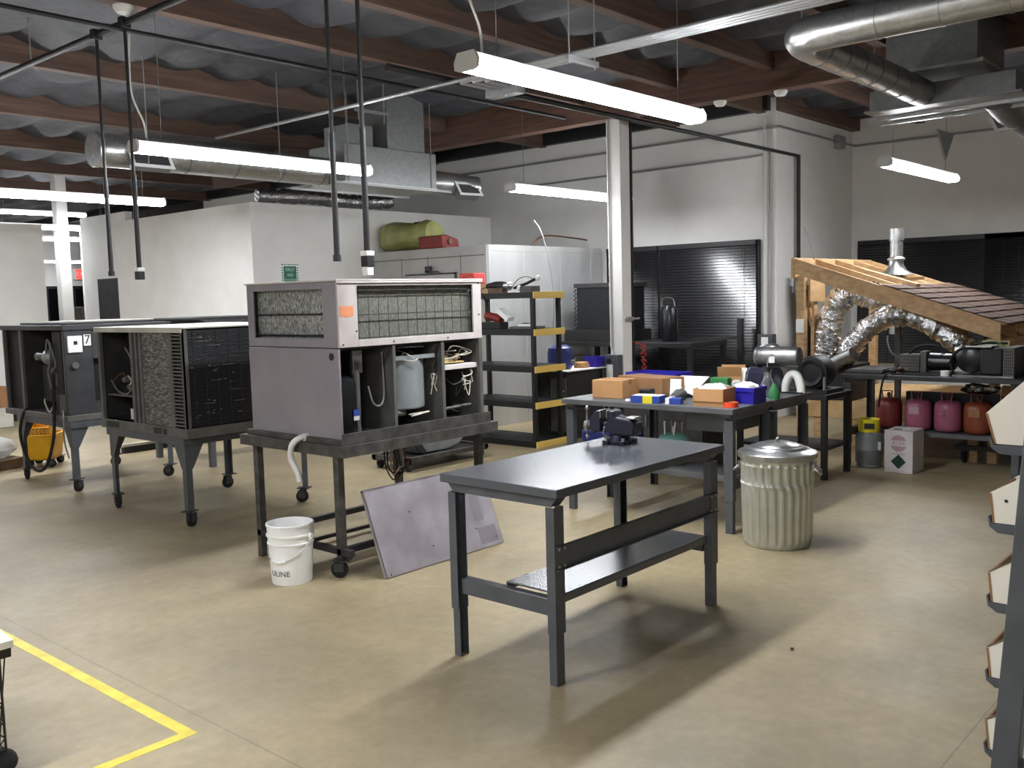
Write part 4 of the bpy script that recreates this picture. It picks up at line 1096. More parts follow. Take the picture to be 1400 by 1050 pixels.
b.xf(Matrix.Diagonal((.72, .86, .72, 1)))
b.xf(Matrix.Translation((9.78, 10.55, 2.475 + .2)))
zmin = min(v.co.z for v in b.bm.verts)
bmesh.ops.translate(b.bm, vec=(0, 0, 2.462 - zmin), verts=b.bm.verts)
t = thing('insulation_roll', 'yellow green bag of insulation lying on the walk-in cooler roof', 'insulation bag', (9.78, 10.52, 2.46))
put('bag', b, 'insulation_bag', t)
put('bag_label', B().box(9.66, 9.78, 10.2, 10.32, 2.86, 2.885), 'black_paint', t)
t = thing('toolbox', 'dark red metal toolbox on the edge of the cooler roof', 'toolbox', (9.5, 9.9, 2.46))
put('case', B().prism([(9.72, 2.4), (9.75, 2.3), (9.64, 2.27), (9.42, 2.28), (9.4, 2.44), (9.5, 2.46)], 'y', 9.52, 10.0).xf(Matrix.Translation((.03, 0, .195))), 'red_paint', t, bevel=.008)
put('handle_knob', B().cyl((9.58, 9.49, 2.56), (9.58, 9.52, 2.56), .04, 14), 'brown_stuff', t)
pipe(curve([(10.6, 8.9, 2.46), (10.75, 8.85, 2.6), (11.0, 8.85, 2.64), (11.6, 8.85, 2.62), (11.9, 8.85, 2.6)]), .012, 'copper', 'thin copper line curving over the cooler roof', 'pipe', 'copper_line')
pipe(curve([(9.2, 7.65, 2.7), (9.15, 7.5, 2.55), (9.1, 7.35, 2.2), (9.0, 7.2, 1.7), (8.9, 7.14, 1.386)]), .006, 'pipe_grey', 'thin bent tube leaning up from the black shelf to above the cooler', 'tube', 'bent_tube')
# foil flex duct lying on the office roof
rnd = random.Random(4)
pts = curve([(7.8, 11.5, 3.26), (8.6, 11.4, 3.28), (9.4, 11.45, 3.26), (10.2, 11.4, 3.3)], 10)
t_ = B().tube(pts, .1, 14, radii=[.1 + (.018 if i % 2 else -.01) + rnd.uniform(-.01, .01) for i in range(len(pts))])
solo('flex_duct', t_, 'foil', 'silver foil flexible duct lying on the office roof', 'duct')

# ------------------------------------------------------------------ black plastic shelving
t = thing('shelving_unit', 'black plastic five-shelf rack with yellow ends before the cooler', 'shelf', (8.66, 7.6, 0))
zs = (.07, .53, .95, 1.38, 1.81)
X0, X1, Y0, Y1 = 8.38, 8.94, 7.0, 8.25
for x in (X0 + .02, X1 - .07):
    for y in (Y0 + .03, Y1 - .08): put('post', B().box(x, x + .05, y, y + .05, 0, 1.8), 'black_plastic', t, bevel=.006)
for z in zs:
    b = B().box(X0, X1, Y0 + .012, Y0 + .03, z - .07, z).box(X0, X1, Y1 - .02, Y1, z - .07, z).box(X0, X0 + .02, Y0 + .03, Y1 - .02, z - .07, z).box(X1 - .02, X1, Y0 + .03, Y1 - .02, z - .07, z)
    for i in range(6):
        x = X0 + .03 + i * .085
        b.box(x, x + .065, Y0 + .03, Y1 - .02, z - .02, z - .002)
    s_ = put('shelf', b, 'black_plastic', t)
    put('yellow_end', B().box(X0 - .003, X1 + .003, Y0 - .004, Y0 + .012, z - .075, z + .002), 'yellow_end', s_, bevel=.003, label='yellow shelf end')
z = 1.8115
t = thing('tool_carton', 'red and brown carton with lettering on the rack top shelf', 'carton', (8.5, 8.1, z))
put('carton', B().box(8.4, 8.62, 7.95, 8.22, z, z + .12), 'card_dark', t)
put('lid', B().box(8.41, 8.61, 7.96, 8.21, z + .12, z + .25), 'red_box', t, bevel=.01)
text('lettering', 'H.D', .1, 'wire_red', t, frame4((8.409, 8.06, z + .19), (0, -1, 0), (0, 0, 1)))
def junk(name, label, cat, loc, parts, rz=0., group=None):
    t = thing(name, label, cat, loc, rz, group, world=False)
    for nm, b, m in parts: put(nm, b, m, t, bevel=.003)
    return t
junk('grinder', 'black angle grinder with a chrome head on the rack top shelf', 'power tool', (8.52, 7.64, z), [('body', B().tube([(0, .2, .08), (0, .05, .09), (0, -.08, .08)], .05, 12, radii=[.035, .05, .055]), 'black_plastic'), ('head', B().lathe((0, -.12, .08), [(.02, -.06), (.05, -.04), (.055, .04), (.0, .06)], 16, 'x'), 'zinc'), ('cord', B().tube(curve([(0, .2, .08), (-.05, .25, .05), (-.12, .2, .04), (-.16, .1, -.1), (-.16, .05, -.16)]), .006, 6), 'black_rubber'), ('foot', B().box(-.05, .05, -.08, .16, 0, .06), 'brown_stuff')])
junk('trouble_lamp', 'black and white work lamp lying on the rack top shelf', 'work lamp', (8.52, 7.2, z), [('base', B().box(-.06, .1, -.1, .08, 0, .07), 'inside_grey'), ('arm', B().tube([(-.02, .2, .05), (0, .02, .1), (0, -.12, .15)], .018, 10), 'black_plastic'), ('bulb', B().ball((0, -.15, .16), .032, 12), 'white_plastic'), ('reflector', B().ball((-.04, .1, .05), .03, 12), 'white_plastic'), ('cable', B().tube(curve([(0, -.1, .14), (0, .02, .18), (0, .15, .15), (0, .25, .06)]), .005, 6), 'black_rubber')])
z = 1.3815
junk('red_drill', 'red power tool with a white bag on the rack second shelf from the top', 'power tool', (8.52, 7.75, z), [('body', B().tube([(0, .12, .16), (0, -.04, .13), (0, -.12, .1)], .05, 12), 'red_paint'), ('base', B().box(-.07, .08, -.16, .2, 0, .08), 'black_plastic'), ('dust_bag', B().box(-.06, .06, -.1, .1, -.02, .04, Matrix.Translation((0, -.18, .16)) @ Matrix.Rotation(.6, 4, 'X')), 'white_plastic'), ('handle', B().tube([(0, .2, .08), (-.05, .36, .03), (-.02, .46, .02)], .02, 8), 'black_plastic')])
junk('parts_tray', 'flat clear tray of small parts on the rack second shelf', 'tray', (8.55, 7.25, z), [('tray', B().box(-.12, .15, -.15, .18, 0, .03), 'inside_grey'), ('part', B().box(-.06, .0, -.12, .1, .03, .055), 'white_plastic'), ('coil', B().lathe((.06, .08, .03), [(.03, 0), (.05, .01), (.05, .03), (.03, .04)], 14), 'raw_steel')])

# ------------------------------------------------------------------ things between the rack and the column
t = thing('steel_table', 'tall black steel table behind the white column', 'table', (11.2, 7.6, 0))
put('tabletop', B().box(10.75, 11.7, 6.35, 8.55, 1.04, 1.1), 'black_paint', t, bevel=.004)
for x in (10.76, 11.63):
    for y in (6.36, 8.48): put('leg', B().box(x, x + .06, y, y + .06, 0, 1.04), 'black_paint', t)
t = thing('coil_cabinet', 'dark coil cabinet with scalloped edge on the tall black table', 'coil', (11.2, 7.9, 1.1))
put('base', B().box(10.8, 11.6, 7.5, 8.46, 1.1, 1.26), 'black_paint', t, bevel=.004)
put('coil', B().box(10.9, 11.5, 7.55, 8.3, 1.26, 1.88), 'fin_black', t, bevel=.004)
put('tube_bend', B().box(10.88, 11.5, 7.5, 8.34, 1.86, 1.92).tube([(10.9, 8.31, 1.27 + .03 * i) if i % 2 else (10.9, 8.35, 1.27 + .03 * i) for i in range(20)], .012, 6), 'dark_steel', t)
t = thing('cylinder_unit', 'black cylinder with a wire handle on the black table right of the column', 'cylinder', (11.2, 6.95, 1.1))
put('body', B().lathe((11.2, 6.95, 1.1), [(.1, 0), (.11, .02), (.11, .42), (.08, .48), (.0, .5)], 22), 'compressor_black', t)
put('handle', B().tube(curve([(11.12, 7.02, 1.57), (11.12, 7.0, 1.68), (11.2, 6.9, 1.68), (11.2, 6.86, 1.57)]), .007, 6), 'raw_steel', t)
t = thing('rail_post', 'black post with a crossbar before the blinds', 'post', (11.9, 6.3, 0))
put('post', B().box(11.87, 11.93, 6.22, 6.29, 0, 1.38), 'black_paint', t)
put('crossbar', B().bar((11.86, 6.3, 1.12), (11.86, 7.6, 1.06), .02, .03), 'dark_steel', t)
t = thing('work_cabinet', 'black cabinet with a white board on top, between the black rack and the column', 'cabinet', (9.4, 7.3, 0))
put('cabinet_body', B().box(9.05, 9.78, 7.06, 7.6, 0, .84), 'black_paint', t, bevel=.004)
put('door', B().box(9.035, 9.049, 7.34, 7.59, .1, .76), 'inside_dark', t, bevel=.003)
put('drawer_front', B().box(9.035, 9.049, 7.07, 7.32, .1, .76), 'inside_grey', t, bevel=.003)
put('handle', B().tube(curve([(9.033, 7.16, .7), (8.99, 7.16, .68), (8.99, 7.12, .62), (9.033, 7.1, .6)]), .01, 8), 'zinc', t)
solo('white_board', B().box(8.98, 9.8, 7.0, 7.5, .841, .855), 'paper', 'white board lying on the black cabinet left of the column', 'board')
def open_bin(name, label, cat, x0, x1, y0, y1, z, h, m, th=.006, group=None):
    t = thing(name, label, cat, ((x0 + x1) / 2, (y0 + y1) / 2, z), 0, group)
    b = B().box(x0, x1, y0, y1, z, z + th).box(x0, x0 + th, y0, y1, z + th, z + h).box(x1 - th, x1, y0, y1, z + th, z + h).box(x0 + th, x1 - th, y0, y0 + th, z + th, z + h).box(x0 + th, x1 - th, y1 - th, y1, z + th, z + h)
    put('bin_body', b, m, t)
    put('rim', B().box(x0 - .006, x1 + .006, y0 - .008, y0 - .0005, z + h - .03, z + h).box(x0 - .008, x0 - .0005, y0 - .006, y1 + .006, z + h - .03, z + h), m, t)
    return t
open_bin('storage_bin', 'blue plastic bin on the white board left of the column', 'bin', 9.6, 9.76, 7.02, 7.22, .856, .13, 'blue_bin')
solo('open_carton', B().prism([(9.42, .856), (9.55, .856), (9.57, .88), (9.53, .93), (9.4, .92)], 'y', 7.1, 7.24), 'card', 'small tan carton beside the blue bin on the white board', 'carton', bevel=.003)
t = thing('pressure_tank', 'blue pressure tank standing on the cabinet behind the black rack', 'tank', (9.22, 7.3, .856))
put('body', B().lathe((9.22, 7.3, .856), [(.1, 0), (.15, .02), (.158, .05), (.158, .2), (.145, .26), (.09, .295), (0, .3)], 28), 'blue_tank', t)
put('valve', B().cyl((9.24, 7.15, .95), (9.25, 7.09, .95), .02, 10).cyl((9.25, 7.095, .9), (9.25, 7.095, 1.0), .012, 8), 'zinc', t)
# ------------------------------------------------------------------ metal trash can
t = thing('trash_can', 'galvanised steel trash can with lid beside the cluttered bench', 'trash can', (6.1, 2.93, 0), .3, world=False)
fl = lambda a, z: (.024 * max(-1, min(1, 1.8 * math.sin(26 * a + 3.0 * max(0, min(1, (z - .4) / .07))))) if .04 < z < .585 else 0)
prof = [(0, .02), (.2, .02), (.222, 0), (.228, .012), (.228, .035)] + [(.228 + .018 * z / .6, z) for z in (.05, .07, .2, .36, .395, .41)] + [(.241, .425), (.246, .433), (.242, .441), (.241, .455), (.242, .472), (.242, .5), (.243, .56), (.247, .568), (.243, .576), (.246, .595), (.25, .6), (.25, .63), (.256, .64), (.25, .648), (.245, .64), (.225, .59), (.205, .04), (0, .04)]
prof = [(r, z) for r, z in prof]
put('can_body', B().lathe((0, 0, 0), prof, 208, caps=False, flute=lambda a, z: fl(a, z) if z > .041 and z != .59 and z != .64 else 0), 'can_metal', t)
ld = put('lid', B().lathe((0, 0, 0), [(.262, .612), (.268, .615), (.27, .645), (.262, .652), (.24, .656), (.225, .668), (.2, .67), (.185, .684), (.155, .686), (.14, .7), (.1, .704), (.085, .714), (.04, .717), (0, .718)], 64, caps=False), 'galvanised', t)
put('lid_handle', B().tube(curve([(-.05, 0, .712), (-.04, 0, .732), (0, 0, .736), (.04, 0, .732), (.05, 0, .712)]), .008, 8), 'zinc', ld)
for s in (-1, 1): put('side_handle', B().tube(curve([(-.06, s * .25, .55), (-.06, s * .285, .52), (0, s * .292, .5), (.06, s * .285, .52), (.06, s * .25, .55)]), .007, 8).box(-.08, -.04, s * .25 - .006, s * .25 + .006, .53, .58).box(.04, .08, s * .25 - .006, s * .25 + .006, .53, .58), 'zinc', t)

# ------------------------------------------------------------------ clutter on the double bench
Z = .921
def carton(name, label, loc, w_, d_, h, rz, m='card', flaps=0., taped=True, extra=None, group=None):
    """cardboard box, w along x and d along y; flaps > 0 leaves the top open"""
    t = thing(name, label, 'box', loc, rz, group, world=False)
    a, c = w_ / 2, d_ / 2
    if flaps:
        th = .005
        put('box_body', B().box(-a, a, -c, c, 0, th).box(-a, a, -c, -c + th, th, h).box(-a, a, c - th, c, th, h).box(-a, -a + th, -c + th, c - th, th, h).box(a - th, a, -c + th, c - th, th, h), m, t)
        for sx in (-1, 1):
            mt = Matrix.Translation((sx * a, 0, h)) @ Matrix.Rotation(sx * flaps, 4, 'Y')
            put('flap', B().box(-.002, .002, -c, c, 0, w_ * .42, mt), 'card', t)
    else:
        put('box_body', B().box(-a, a, -c, c, 0, h), m, t, bevel=.003)
        if taped: put('tape', B().box(-.025, .025, -c - .0006, c + .0006, h * .72, h + .0008), 'card_dark', t, smooth=False)
    for nm, b, mm in (extra or []): put(nm, b, mm, t)
    return t
carton('cardboard_box', 'small tan cardboard box at the left corner of the cluttered bench', (6.4, 4.5, Z), .26, .28, .145, .12)
carton('cardboard_box', 'long tan cardboard box behind the small one on the cluttered bench', (6.72, 4.36, Z), .26, .52, .15, -.22, 'card_dark')
carton('cardboard_box', 'tan cardboard box filled with a white bag, beside the blue bin', (6.25, 3.5, Z), .22, .235, .13, .1, flaps=3.06, extra=[('white_bag', B().ball((0, .01, .12), (.1, .1, .04), 16, .12, random.Random(3)), 'paper'), ('filling', B().box(-.09, .09, -.1, .1, .006, .11), 'paper')])
t = carton('cardboard_box', 'open tan box with raised flaps at the back of the bench, behind the green block', (7.26, 3.9, Z), .2, .2, .13, .35, flaps=.35)
solo('green_block', B().box(6.98, 7.06, 3.79, 3.95, Z, Z + .13), 'green_plastic', 'green block standing before the open tan box with raised flaps', 'block', bevel=.006)
open_bin('storage_bin', 'wide blue bin at the back left of the cluttered bench', 'bin', 6.98, 7.25, 4.28, 4.78, Z, .15, 'blue_bin')
t = open_bin('storage_bin', 'blue bin stuffed with clear packets beside the orange tape roll', 'bin', 6.42, 6.62, 3.27, 3.5, Z, .12, 'blue_bin')
put('packet', B().ball((6.52, 3.39, Z + .12), (.085, .1, .035), 16, .15, random.Random(8)), 'paper', t)
put('packet', B().ball((6.5, 3.45, Z + .14), (.05, .04, .03), 12, .2, random.Random(9)), 'clear_plastic', t)
t = thing('tape_roll', 'bright orange roll of tape at the near corner of the cluttered bench', 'tape', (6.2, 3.34, Z), 0, world=False)
put('roll', B().lathe((0, 0, 0), [(.038, 0), (.055, 0), (.055, .036), (.038, .036), (.038, 0)], 32, caps=False), 'orange_plastic', t)
put('core', B().lathe((0, 0, 0), [(.034, .001), (.038, .001), (.038, .035), (.034, .035), (.034, .001)], 28, caps=False), 'card', t)
t = thing('supply_box', 'blue and yellow supply box at the front edge of the cluttered bench', 'box', (6.18, 4.03, Z), .15, world=False)
put('box_body', B().box(-.07, .07, -.12, .12, 0, .055), 'print_blue', t, bevel=.002)
put('yellow_band', B().box(-.0705, .0705, -.06, .02, .0, .0557), 'yellow_collar', t, smooth=False)
put('white_top', B().box(-.06, .06, -.11, .11, .0555, .058), 'paper', t, smooth=False)
t = thing('supply_box', 'tiny blue and white box at the front edge of the cluttered bench', 'box', (6.18, 3.8, Z), .2, world=False)
put('box_body', B().box(-.035, .035, -.06, .06, 0, .045), 'print_blue', t, bevel=.002)
put('white_end', B().box(-.0355, .0355, .03, .0605, 0, .0456), 'paper', t, smooth=False)
solo('label_roll', B().cyl((6.12, 4.2, Z + .012), (6.12, 4.16, Z + .012), .012, 12), 'paper', 'small white cap lying beside the blue and yellow box', 'cap')
t = thing('hand_tool', 'black power tool lying in front of the long tan box', 'power tool', (6.42, 4.2, Z), .2, world=False)
put('body', B().box(-.05, .05, -.05, .05, 0, .075), 'black_plastic', t, bevel=.008)
put('cord', B().tube(curve([(0, -.05, .03), (.05, -.12, .012), (.02, -.2, .01), (-.06, -.16, .01)]), .006, 6), 'black_rubber', t)
t = thing('hand_tool', 'grey power tool with a dark grip behind the tiny blue box', 'power tool', (6.4, 3.9, Z), -1.3, world=False)
put('body', B().tube([(0, .15, .04), (0, .02, .05), (0, -.14, .035)], .04, 12, radii=[.03, .042, .03]), 'inside_grey', t)
put('chuck', B().cyl((0, -.14, .035), (0, -.2, .035), .022, 12), 'zinc', t)
put('switch', B().box(-.02, .02, .0, .05, .085, .1), 'white_plastic', t, bevel=.004)
t = thing('hand_tool', 'black cordless tool between the two card boxes', 'power tool', (6.5, 3.66, Z), .5, world=False)
put('body', B().ball((0, 0, .05), (.07, .055, .05), 14), 'black_plastic', t)
put('ring', B().lathe((-.04, .06, .03), [(.02, -.01), (.035, 0), (.02, .01)], 16, 'y'), 'zinc', t)
rnd = random.Random(31)
P_ = [[(6.6 + .05 * i, 3.86 + .055 * j, Z + .005 + .03 * abs(math.sin(2.1 * i + j)) + .02 * rnd.random()) for j in range(6)] for i in range(6)]
solo('crumpled_paper', B().sheet(P_, .002), 'paper', 'crumpled white paper in the middle of the cluttered bench', 'paper')
mt = Matrix.Translation((6.72, 4.02, Z + .012)) @ Matrix.Rotation(math.radians(-24), 4, 'Y')
solo('instruction_sheet', B().box(-.05, .25, -.14, .13, 0, .003, mt @ Matrix.Translation((.05, 0.08, 0))), 'paper', 'white sheet propped up at a slant in the middle of the bench', 'paper')
solo('paper_card', B().box(-.002, .002, -.05, .05, 0, .15, Matrix.Translation((6.55, 4.02, Z)) @ Matrix.Rotation(.1, 4, 'Y')), 'paper', 'upright white card beside the crumpled paper', 'paper')
solo('paper_tube', B().cyl((6.95, 3.7, Z + .03), (6.62, 3.66, Z + .1), .03, 14), 'paper', 'white cardboard tube leaning behind the bagged card box', 'tube')
t = thing('glass_flask', 'conical glass flask near the far end of the bench', 'flask', (6.95, 3.42, Z), 0, world=False)
put('glass_body', B().lathe((0, 0, 0), [(.0, 0), (.085, .0), (.09, .01), (.03, .15), (.026, .2), (.032, .21), (.028, .21), (.022, .2), (.026, .15), (.085, .012), (0, .006)], 32, caps=False), 'glass', t)
put('stopper', B().cyl((0, 0, .195), (0, 0, .235), .024, 14), 'black_rubber', t)
put('outlet_tube', B().tube(curve([(0, 0, .23), (0, 0, .29), (-.01, -.02, .32), (-.01, -.05, .34)]), .004, 6), 'zinc', t)
solo('green_bottle', B().lathe((6.82, 3.3, Z), [(0, 0), (.04, 0), (.042, .06), (.025, .09), (.015, .12), (0, .122)], 18), 'green_plastic', 'small dark green bottle before the glass flask', 'bottle')
t = thing('metal_cup', 'black cup with a bent white tag behind the flask', 'cup', (7.3, 3.75, Z), 0, world=False)
put('cup', B().lathe((0, 0, 0), [(0, 0), (.07, 0), (.08, .15), (.074, .15), (.065, .01), (0, .01)], 20, caps=False), 'black_plastic', t)
put('rim', B().lathe((0, 0, .15), [(.074, 0), (.083, .004), (.074, .01), (.074, 0)], 20, caps=False), 'zinc', t)
put('tag', B().box(-.09, -.086, -.02, .03, .0, .2), 'paper', t)
t = thing('tool_bag', 'dark navy tool bag at the far end of the bench, under the silver muffler', 'bag', (7.22, 3.58, Z), 0, world=False)
b = loft(B(), [rrect(.12, .12, .03, 0), rrect(.13, .13, .04, .06), rrect(.12, .125, .05, .17), rrect(.08, .11, .04, .21)])
put('bag', b, 'navy_paint', t)
put('handle', B().tube(curve([(0, -.08, .2), (-.06, -.06, .2), (-.1, 0, .17), (-.06, .06, .2), (0, .08, .2)]), .01, 8), 'black_rubber', t)
t = thing('muffler', 'silver cylinder lying across the dark navy bag', 'cylinder', (7.25, 3.47, 1.133), math.radians(4), world=False)
put('shell', B().lathe((0, 0, .085), [(0, -.19), (.05, -.188), (.078, -.175), (.083, -.16), (.083, .15), (.088, .155), (.088, .175), (.07, .19), (0, .192)], 30, 'y'), 'raw_steel', t)
put('top_dome', B().ball((.02, .06, .16), (.05, .08, .03), 16), 'raw_steel', t)
put('tag', B().box(-.0865, -.0845, .0, .05, .04, .09), 'paper', t, smooth=False)
t = thing('foam_collar', 'white arched foam collar standing at the far end of the bench', 'collar', (7.28, 3.355, Z), 0, world=False)
b = B().tube(curve([(0, .075, .0), (0, .07, .06), (0, .04, .13), (0, .0, .155), (0, -.035, .135), (0, -.06, .06), (0, -.065, .0)], 6), .034, 14)
put('collar', b, 'paper', t)
put('base', B().box(-.04, .04, -.09, .085, -.0, .012), 'black_rubber', t)

# ------------------------------------------------------------------ under the benches
t = thing('refrigerant_tank', 'teal refrigerant tank on the shelf under the cluttered bench', 'tank', (6.42, 3.96, .41), 0, world=False)
put('body', B().lathe((0, 0, 0), [(.06, 0), (.1, .015), (.13, .06), (.135, .12), (.13, .19), (.1, .23), (.04, .25), (0, .252)], 28), 'tank_teal', t)
put('handle', B().tube([(-.06, -.04, .24), (-.05, -.05, .34), (.05, -.05, .34), (.06, -.04, .24)], .007, 6).tube([(-.06, .04, .24), (-.05, .05, .34), (.05, .05, .34), (.06, .04, .24)], .007, 6), 'zinc', t)
put('valve', B().cyl((0, 0, .25), (0, 0, .3), .016, 10), 'zinc', t)
solo('tool_case', B().box(6.2, 6.6, 4.35, 4.7, .409, .66), 'blue_tank', 'dark blue case on the shelf under the left end of the cluttered bench', 'case', bevel=.015)
solo('red_pouch', B().ball((6.5, 4.25, .5), (.09, .08, .09), 14), 'tank_red', 'dull red pouch beside the teal tank on the low shelf', 'pouch')
t = thing('drawer_unit', 'grey hanging drawer under the near corner of the bench', 'drawer', (6.4, 3.6, .7))
put('drawer_body', B().box(6.3, 6.7, 3.42, 3.75, .72, .877), 'grey_steel', t, bevel=.004)
put('drawer_front', B().box(6.285, 6.3, 3.41, 3.76, .715, .87), 'grey_steel', t, bevel=.003)
put('paper_stack', B().box(6.8, 7.2, 3.6, 3.9, .65, .72).box(6.8, 7.2, 3.6, 3.9, .72, .877), 'inside_grey', t)

t = thing('storage_cabinet', 'low black storage cabinet on the floor behind the cluttered double bench', 'cabinet', (8.1, 5.1, 0))
put('cabinet_body', B().box(7.95, 8.3, 4.55, 5.75, .0, .78), 'black_paint', t, bevel=.004)
for k in range(2):
    d = put('door', B().box(7.932, 7.949, 4.57 + .59 * k, 5.14 + .59 * k, .05, .75), 'inside_dark', t, bevel=.003)
    put('handle', B().cyl((7.92, 5.1 + .1 * k, .45), (7.92, 5.1 + .1 * k, .56), .008, 8).cyl((7.92, 5.1 + .1 * k, .46), (7.94, 5.1 + .1 * k, .46), .006, 6).cyl((7.92, 5.1 + .1 * k, .55), (7.94, 5.1 + .1 * k, .55), .006, 6), 'zinc', d)
# ------------------------------------------------------------------ black cart and blower left of the dark bench
t = thing('low_table', 'low black table between the trash can and the dark bench', 'table', (8.6, 3.9, 0))
put('tabletop', B().box(8.35, 8.95, 3.53, 4.45, .74, .79), 'black_paint', t, bevel=.003)
put('low_shelf', B().box(8.37, 8.93, 3.55, 4.43, .27, .3), 'black_paint', t)
for x in (8.36, 8.89):
    for y in (3.54, 4.39): put('leg', B().box(x, x + .05, y, y + .05, 0, .74), 'black_paint', t)
t = thing('blower_unit', 'black blower with a round inlet on the low black table', 'blower', (8.6, 3.72, .79))
put('housing', B().lathe((8.6, 3.74, .98), [(.1, -.12), (.15, -.11), (.16, -.08), (.16, .08), (.15, .11), (.1, .12)], 28, 'x'), 'black_plastic', t)
put('inlet_ring', B().lathe((8.47, 3.74, .98), [(.09, 0), (.12, -.02), (.13, 0), (.09, .01), (.09, 0)], 28, 'x', caps=False), 'dark_steel', t)
put('base', B().box(8.4, 8.8, 3.55, 3.95, .791, .83), 'black_paint', t)
put('oil_bottle', B().cyl((8.42, 3.58, .83), (8.42, 3.58, .95), .014, 10), 'wire_grey', t)

# ------------------------------------------------------------------ wooden roof mock-up
SL = .344
zr = lambda y: 2.09 - SL * (4.57 - y)
an = math.atan(SL)
t = thing('roof_mockup', 'wooden roof mock-up with brown shingles and a metal vent pipe', 'roof model', (11, 3.6, 0))
for i, x in enumerate((10.02, 10.58, 11.14, 11.7, 12.25)):
    y0 = 2.5
    put('rafter', B().prism([(4.6, zr(4.6)), (4.6, zr(4.6) - .17), (y0, zr(y0) - .17), (y0, zr(y0))], 'x', x - .02, x + .02), 'lumber', t, bevel=.003)
put('ridge_beam', B().box(10.0, 12.27, 4.601, 4.64, zr(4.6) - .22, zr(4.6) + .008), 'lumber', t, bevel=.003)
put('eave_beam', B().box(10.05, 12.22, 2.51, 2.64, zr(2.55) - .31, zr(2.55) - .17), 'lumber', t, bevel=.003)
for x in (10.03, 12.16):
    put('post', B().box(x, x + .09, 4.5, 4.59, 0, zr(4.5) - .16), 'lumber', t, bevel=.003)
    put('post', B().box(x, x + .09, 2.52, 2.61, 0, zr(2.55) - .31), 'lumber', t, bevel=.003)
put('stud', B().box(10.25, 10.34, 4.48, 4.52, .5, zr(4.5) - .14), 'lumber', t, bevel=.002)
put('eave_block', B().box(10.0, 10.04, 2.42, 2.66, 1.1, zr(2.55) - .18), 'plywood', t)
put('brace', B().bar((10.1, 4.52, 1.75), (10.3, 4.52, 1.35), .04, .06), 'lumber', t)
put('gusset_plate', B().box(10.1, 10.5, 4.46, 4.48, 1.62, 1.88), 'plywood', t)
b = B().prism([(3.66, zr(3.66) + .002), (3.66, zr(3.66) + .014), (2.46, zr(2.46) + .014), (2.46, zr(2.46) + .002)], 'x', 9.98, 12.29)
put('sheathing', b, 'plywood', t)
b = B()
n = 8
for i in range(n):
    ya, yb = 2.43 + 1.18 * i / n, 2.43 + 1.18 * (i + 1) / n + .02
    o = .02 + .002
    for j in range(8):
        x0 = 9.97 + 2.33 * j / 8
        w_ = 2.33 / 8 - .012
        dz = .016 + (.004 if (i + j) % 2 else 0)
        b.prism([(yb, zr(yb) + .0145), (yb, zr(yb) + .02), (ya, zr(ya) + .015 + dz), (ya, zr(ya) + .0145)], 'x', x0, x0 + w_)
put('shingles', b, 'shingle', t, smooth=False)
put('board', B().bar((10.75, 4.15, zr(4.15) + .022), (10.7, 3.5, zr(3.5) + .05), .1, .03), 'lumber', t)
put('board', B().bar((10.9, 3.75, zr(3.75) + .035), (11.4, 3.7, zr(3.7) + .06), .07, .03), 'lumber', t)
put('vent_flashing', B().lathe((11.5, 4.02, zr(4.02) - .02), [(.2, .02), (.12, .07), (.085, .13), (.08, .2)], 28), 'galvanised', t)
vp = put('vent_pipe', B().cyl((11.5, 4.02, 1.2), (11.5, 4.02, 2.38), .072, 24).lathe((11.5, 4.02, zr(4.02) + .16), [(.075, 0), (.1, .015), (.1, .03), (.075, .05)], 24, caps=False), 'galvanised', t)
put('vent_cap', B().lathe((11.5, 4.02, 2.3), [(.074, 0), (.083, .0), (.083, .14), (.074, .14), (.074, 0)], 28, caps=False).cyl((11.5, 4.02, 2.37), (11.5, 4.02, 2.39), .072, 20), 'galvanised', vp)
put('thermostat', B().box(9.995, 10.028, 4.5, 4.58, 1.28, 1.43), 'white_plastic', t, bevel=.004)
put('thin_wire', B().tube(curve([(10.3, 4.5, 2.08), (10.28, 4.55, 2.3), (10.3, 4.62, 2.45)]), .004, 5), 'wire_grey', t)
put('platform', B().box(10.0, 12.25, 2.6, 4.45, .36, .54), 'plywood', t, bevel=.004)
for y in (4.3, 3.9, 2.7): put('platform_leg', B().box(10.03, 10.11, y, y + .09, 0, .36), 'lumber', t)
for y in (4.3, 2.7): put('platform_leg', B().box(12.1, 12.18, y, y + .09, 0, .36), 'lumber', t)
rnd = random.Random(77)
def flex(label, pts, r):
    P = curve(pts, 12)
    t_ = B().tube(P, r, 18, radii=[r * (1 + (.03 if i % 2 else -.03) + rnd.uniform(-.09, .09)) for i in range(len(P))])
    for v in t_.bm.verts: v.co += Vector((rnd.uniform(-1, 1), rnd.uniform(-1, 1), rnd.uniform(-1, 1))) * .012
    return solo('flex_duct', t_, 'foil', label, 'duct', loc=pts[0])
flex('silver foil duct rising steeply at the left under the roof mock-up', [(10.35, 4.38, 1.0), (10.35, 4.37, 1.2), (10.35, 4.31, 1.5), (10.38, 4.16, 1.69), (10.45, 3.95, 1.68), (10.6, 3.7, 1.6), (10.8, 3.45, 1.5)], .135)
flex('silver foil duct arching from the blower down to the black motor', [(10.2, 4.1, 1.0), (10.2, 4.0, 1.17), (10.2, 3.8, 1.37), (10.2, 3.58, 1.46), (10.2, 3.33, 1.43), (10.2, 3.06, 1.28), (10.2, 2.82, 1.08)], .115)
t = thing('duct_collar', 'black round duct collar under the two silver foil ducts', 'duct', (10.3, 4.25, .54))
put('plenum', B().box(10.1, 10.6, 3.98, 4.44, .541, .93), 'black_paint', t, bevel=.006)
put('collar', B().cyl((10.35, 4.37, .92), (10.35, 4.37, 1.0), .12, 22), 'raw_steel', t)
put('collar', B().cyl((10.18, 4.15, .9), (10.2, 4.1, 1.0), .1, 22), 'raw_steel', t)
